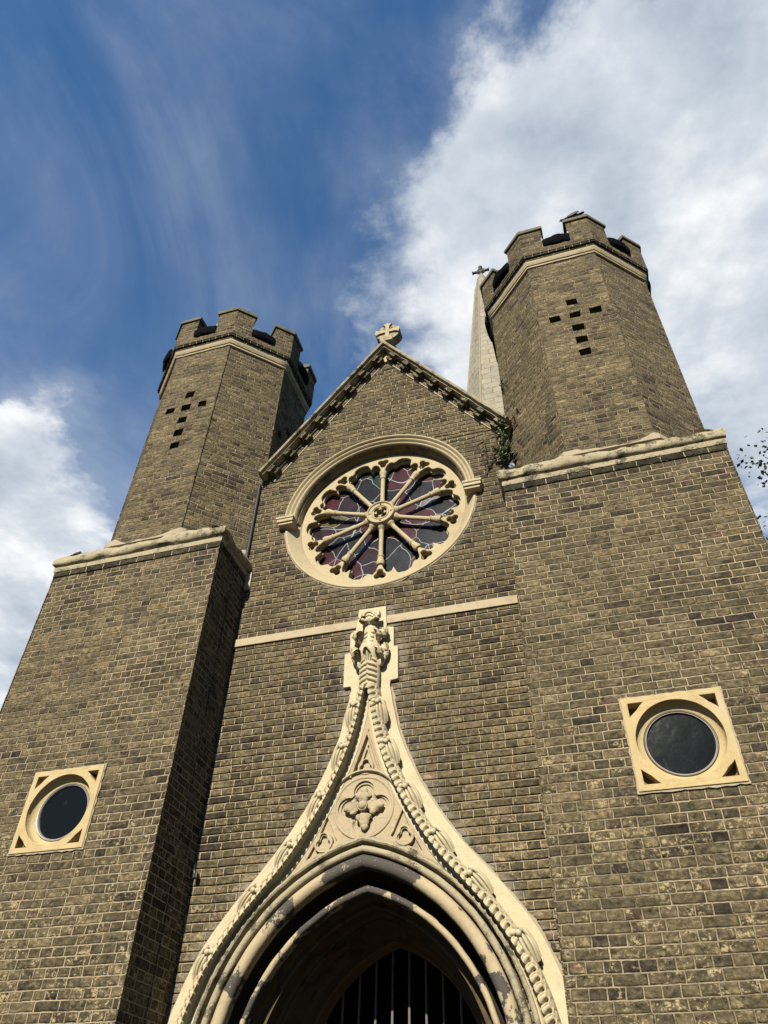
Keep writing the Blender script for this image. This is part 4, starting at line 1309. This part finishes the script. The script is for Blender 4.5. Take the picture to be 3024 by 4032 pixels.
lp.append(acanthus((0, -.11, .27), radians(90), .17, .050, 1.3, 3))
link('finial_leaves', join(lp), M['stone'], fn, smooth=True, angle=80)
bd = [acanthus((0, -.055, .735), radians(90), .15, .085, 1.6, 3)]
for sg in (-1, 1):
    bd.append(acanthus((sg * .035, -.06, .765), radians(48 if sg > 0 else 132), .165, .045, 2.3, 2))
    bd.append(tube([(sg * .02, -.135, .77), (sg * .07, -.150, .785), (sg * .105, -.135, .83), (sg * .098, -.115, .885), (sg * .07, -.115, .895)], [.012, .019, .020, .016, .008], 8))
bd.append(tube([(-.060, -.140, .835), (-.030, -.155, .865), (.0, -.160, .872), (.030, -.155, .865), (.060, -.140, .835)], [.010, .014, .016, .014, .010], 8))
lobe(bd, (0, -.075, .80), (.092, .068, .068), (0, 0, 0), 3)
for sg in (-1, 1): lobe(bd, (sg * .082, -.085, .868), (.046, .050, .046), (0, 0, 0), 2)
bd.append(blob((0, -.10, .80), (.062, .05, .05), 14, 9))
link('finial_bud', join(bd), M['stone'], fn, smooth=True, angle=80)
# gate bars in the door opening
gate = empty('iron_gate', (0, 1.135, 0)); gate.parent = church
gx = -.062
for k in range(-4, 6):
    x = gx + .158 * k
    link('bar', tube([(x, 0, .08), (x, 0, 3.9)], .0115, 8), M['iron'], gate)
for z in (.25, 1.35, 2.45):
    link('rail', box(-.95, .95, -.02, .02, z, z + .045), M['iron'], gate)

# ================================================================ spire behind
sp = empty('spire', (.82, 9.0, 0))
tag(sp, 'slender pale ashlar spire behind the gable, topped by a small dark iron cross', 'spire')
def sp_r(z): return .82 + (22.14 - z) * .0985 + .0
V = []; F = []
lev = [6.0, 12.0, 16.0, 20.0, 24.0, 27.75, 28.35, 28.62]
rad = [sp_r(z) for z in lev[:6]] + [.165, .075]
rad = [r * cos(0) for r in rad]
for z, r in zip(lev, rad):
    V += [(x, y, z) for x, y in octagon(r * cos(pi / 8) * 1.0, 0, 0)]
for k in range(len(lev) - 1):
    for i in range(8): F.append((k * 8 + i, k * 8 + (i + 1) % 8, (k + 1) * 8 + (i + 1) % 8, (k + 1) * 8 + i))
F.append(tuple(range(56, 64))); F.append(tuple(range(8))[::-1])
link('spire_shaft', fix_normals(mesh_from(V, F)), M['stone_spire'], sp)
for i in range(8):
    pts = []
    for z in (6.0, 16.0, 27.6):
        x, y = octagon(sp_r(z) * cos(pi / 8), 0, 0)[i]; pts.append((x, y, z))
    link('spire_rib', tube(pts, [.05, .045, .030], 8), M['stone_rib'], sp, smooth=True)
ic = empty('spire_cross', (0, 0, 28.6)); ic.parent = sp
cm = [tube([(0, 0, 0), (0, 0, .20), (0, 0, .52), (0, 0, .60)], [.06, .055, .06, .085], 8), tube([(-.33, 0, .30), (-.27, 0, .30), (0, 0, .30), (.27, 0, .30), (.33, 0, .30)], [.085, .055, .065, .055, .085], 8)]
cm.append(ring_surf([(.15, -.03), (.17, -.03), (.17, .03), (.15, .03), (.15, -.03)], 24)); cm[-1].transform(Matrix.Translation((0, 0, .30)))
link('cross_arms', join(cm), M['iron_dark'], ic, smooth=True)

# ================================================================ small things on the building
def leaf_quad(c, d, nrm, L, w):
    d = d.normalized(); s_ = d.cross(nrm)
    if s_.length < 1e-4: s_ = Vector((1, 0, 0))
    s_.normalize(); n2 = s_.cross(d)
    return [c, c + d * L * .45 + s_ * w * .5 + n2 * L * .06, c + d * L, c + d * L * .45 - s_ * w * .5 + n2 * L * .06]


def weed(name, label, base, stems, seed, leaf_n, Lf, mat_leaf, group=None, spread=(1, 1, 1)):
    r = random.Random(seed); e = empty(name, base); tag(e, label, 'plant', group)
    sv = []; V = []; F = []
    for (tip, bend) in stems:
        p0 = Vector((r.uniform(-.02, .02), 0, 0)); p2 = Vector(tip); p1 = (p0 + p2) / 2 + Vector(bend)
        pts = [(1 - t) ** 2 * p0 + 2 * t * (1 - t) * p1 + t * t * p2 for t in [i / 8 for i in range(9)]]
        sv.append(tube(pts, [.006 - .0005 * i for i in range(9)], 6))
        for q in range(leaf_n):
            t = r.uniform(.18, 1.0); c = (1 - t) ** 2 * p0 + 2 * t * (1 - t) * p1 + t * t * p2
            d = Vector((r.uniform(-1, 1) * spread[0], r.uniform(-1, .3) * spread[1], r.uniform(-.7, .6) * spread[2]))
            n = Vector((r.uniform(-.6, .6), -1, r.uniform(.2, 1)))
            L = Lf * r.uniform(.55, 1.2)
            k = len(V); V += leaf_quad(c, d, n, L, L * .38); F += [(k, k + 1, k + 2, k + 3)]
    link('stem', join(sv), M['stem'], e)
    link('foliage', mesh_from(V, F), mat_leaf, e)
    return e


weed('buddleia', 'green leafy weed rooted in the joint between gable and right turret', (1.665, -.02, 8.55), [((.02, -.12, .70), (.04, -.10, 0)), ((-.10, -.12, .52), (-.02, -.12, 0)), ((.07, -.14, .46), (.06, -.10, 0)), ((-.17, -.08, .30), (0, -.12, 0)), ((.10, -.10, .26), (.04, -.12, 0)), ((-.02, -.16, .60), (-.02, -.08, 0)), ((.02, -.14, .85), (0, -.08, 0))], 3, 26, .085, M['leaf'])
weed('creeper', 'drooping dark green creeper on the left face of the right turret', (1.86, .16, 9.62), [((-.05, -.20, -.42), (0, -.15, 0)), ((.03, -.16, -.38), (.03, -.15, 0)), ((-.10, -.06, -.22), (0, -.12, .05)), ((.08, -.22, -.30), (0, -.15, .05)), ((0, -.12, .20), (0, -.1, 0))], 5, 30, .075, M['leaf_dry'])
weed('dead_vine', 'thin dry vine on the gable brickwork right of the rose window', (1.42, -.012, 8.48), [((-.02, -.02, .70), (.05, -.02, 0)), ((-.07, -.02, .50), (-.02, -.02, 0)), ((.10, -.02, .36), (.02, -.02, 0)), ((.16, -.03, .33), (.05, -.02, .1))], 9, 14, .05, M['leaf_dry'])
weed('ivy_sprig', 'small sprig of leaves at the coping end beside the spire', (1.765, .12, 9.98), [((-.02, -.05, .42), (-.03, -.08, 0)), ((.02, -.04, .30), (.02, -.08, 0)), ((-.05, -.06, .22), (-.03, -.06, 0))], 13, 16, .065, M['leaf'])

wr = blob((0, 0, 0), (.030, .026, .046), 12, 9); roughen(wr, .028, 25, 3)
wo = link('crumpled_wrapper', wr, M['paper']); wo.location = (1.725, -.055, 8.50)
tag(wo, 'crumpled pale blue wrapper caught below the green weed', 'litter')

se = empty('wall_sensor', (-1.600, -.05, 3.985)); tag(se, 'tiny black sensor box on a bracket in the corner beside the left tower', 'sensor')
link('housing', bev(box(-.022, .022, -.030, .022, -.022, .022), .004), M['plastic'], se)
link('bracket', tube([(0, .02, 0), (-.01, .05, .0), (-.04, .05, .0)], .006, 6), M['plastic'], se)
link('cable', tube([(-.035, .03, .02), (-.045, .02, .07), (-.055, .03, .12)], .004, 6), M['cable'], se)


def pigeon(loc, rz, label, lean=0.0):
    e = empty('pigeon', loc); e.rotation_euler = (0, 0, rz); tag(e, label, 'bird')
    # one continuous surface: spine rings from beak side to tail
    rings = [(.150, .128, .004), (.143, .130, .014), (.128, .134, .021), (.110, .132, .022), (.096, .118, .020), (.082, .098, .026), (.055, .074, .042), (.015, .060, .052), (-.035, .054, .050), (-.080, .050, .038), (-.115, .046, .024), (-.160, .040, .018), (-.205, .034, .014), (-.215, .033, .003)]
    V = []; F = []; seg = 14
    for k, (x, z, r) in enumerate(rings):
        for i in range(seg):
            a = 2 * pi * i / seg
            wy = r * (1.35 if x < -.13 else .95); wz = r * (.35 if x < -.13 else 1.0)
            V.append((x, wy * cos(a), z + wz * sin(a)))
    for k in range(len(rings) - 1):
        for i in range(seg):
            j = (i + 1) % seg; F.append((k * seg + i, k * seg + j, (k + 1) * seg + j, (k + 1) * seg + i))
    F.append(tuple(range(seg))[::-1]); F.append(tuple((len(rings) - 1) * seg + i for i in range(seg)))
    link('body', fix_normals(mesh_from(V, F)), M['feather'], e, smooth=True, angle=180)
    for sg in (-1, 1):
        wing = blob((-.045, sg * .046, .062), (.105, .014, .034), 14, 8, (0, .10, sg * .06)); link('wing', wing, M['feather'], e, smooth=True, angle=180)
        link('leg', tube([(-.005, sg * .02, .022), (0, sg * .02, .0), (.022, sg * .024, -.002)], [.006, .005, .004], 6), M['beak'], e)
        link('eye', blob((.130, sg * .018, .140), (.005, .004, .005), 8, 6), M['eye'], e)
    link('beak', lathe([(.008, .145), (.005, .160), (.001, .172)], 8, 'x'), M['beak'], e).location = (0, 0, .128)
    return e


pg = pigeon((3.165, -.655, 12.868), radians(176), 'dark pigeon on the merlon of the right turret, head leaning out over the gap')
pg.rotation_euler = (0, radians(20), radians(176))

# ================================================================ tree beyond the right tower
def tree(name, label, base, limbs, clusters, seed, leaf_n, Lf):
    r = random.Random(seed); e = empty(name, base); tag(e, label, 'tree', None)
    B = Vector(base); tv = []
    for pts, rd in limbs: tv.append(tube([Vector(p) - B for p in pts], rd, 9))
    link('trunk', join(tv), M['bark'], e, smooth=True)
    V = []; F = []
    for (c, rad) in clusters:
        c = Vector(c) - B
        for q in range(int(leaf_n * (rad / .9) ** 2)):
            d = Vector((r.gauss(0, 1), r.gauss(0, 1), r.gauss(0, 1))).normalized() * rad * (r.random() ** .45)
            d.z *= .75
            p = c + d + noise.noise_vector(d * 2.0 + c) * .2
            dr = Vector((r.uniform(-1, 1), r.uniform(-1, 1), r.uniform(-.9, .3))); n = Vector((r.uniform(-1, 1), r.uniform(-1, 1), 1))
            L = Lf * r.uniform(.6, 1.2); k = len(V); V += leaf_quad(p, dr, n, L, L * .62); F.append((k, k + 1, k + 2, k + 3))
    link('crown', mesh_from(V, F), M['tree_leaf'], e)
    return e


r = random.Random(21); cl = [((7.22, 4.9, 14.35), .42), ((7.6, 4.9, 13.5), .40), ((5.83, 4.6, 10.66), .42), ((6.3, 4.6, 10.2), .45)]
for i in range(46):
    a = r.uniform(0, 2 * pi); rad = r.uniform(.2, 2.3); cl.append(((8.9 + rad * cos(a), 5.6 + rad * sin(a), r.uniform(7.5, 14.6)), r.uniform(.6, 1.05)))
tree('broadleaf_tree', 'broadleaf tree beyond the right tower, only its leaf tips in view', (9.0, 5.6, 0),
     [([(9.0, 5.6, 0), (9.05, 5.6, 3), (8.95, 5.6, 7), (9.0, 5.6, 11), (9.0, 5.6, 14)], [.30, .25, .20, .12, .04]), ([(9.0, 5.6, 6.5), (8.1, 5.3, 9), (7.5, 5.0, 11.5), (7.2, 4.9, 14.2)], [.12, .08, .05, .012]),
      ([(9.0, 5.6, 6), (7.6, 5.1, 8), (6.6, 4.7, 9.8), (6.05, 4.55, 10.8)], [.12, .08, .04, .010]), ([(9.0, 5.6, 7), (10.4, 6.0, 10), (11, 6.2, 12.5)], [.12, .08, .02])], cl, 5, 210, .115)

# ================================================================ ground
gv = 60
gp = mesh_from([(-400, -400, 0), (400, -400, 0), (400, 400, 0), (-400, 400, 0)], [(0, 1, 2, 3)])
rng_ = [(a * 2 * pi / 72) for a in range(72)]
hv = []; hf = []
for q, (rr_, hh) in enumerate(((62, .0), (68, 9), (80, 19), (110, 27), (240, 30))):
    for a in rng_:
        nn = noise.noise(Vector((cos(a) * 3, sin(a) * 3, q * .3))); hv.append((rr_ * cos(a), rr_ * sin(a), hh * (1 + .25 * nn) - .02))
for q in range(4):
    for a in range(72): hf.append((q * 72 + a, q * 72 + (a + 1) % 72, (q + 1) * 72 + (a + 1) % 72, (q + 1) * 72 + a))
tag(link('horizon_blocker', orient(mesh_from(hv, hf), (0, 0, 1)), M['tree_leaf'], smooth=True), kind='structure')  # added unseen ring of high ground that blocks sky light from the horizon
tag(link('ground', gp, M['ground']), kind='structure')
tag(link('path', mesh_from([(-1.8, -30, .004), (1.8, -30, .004), (1.8, -.06, .004), (-1.8, -.06, .004)], [(0, 1, 2, 3)]), M['paving']), kind='structure')
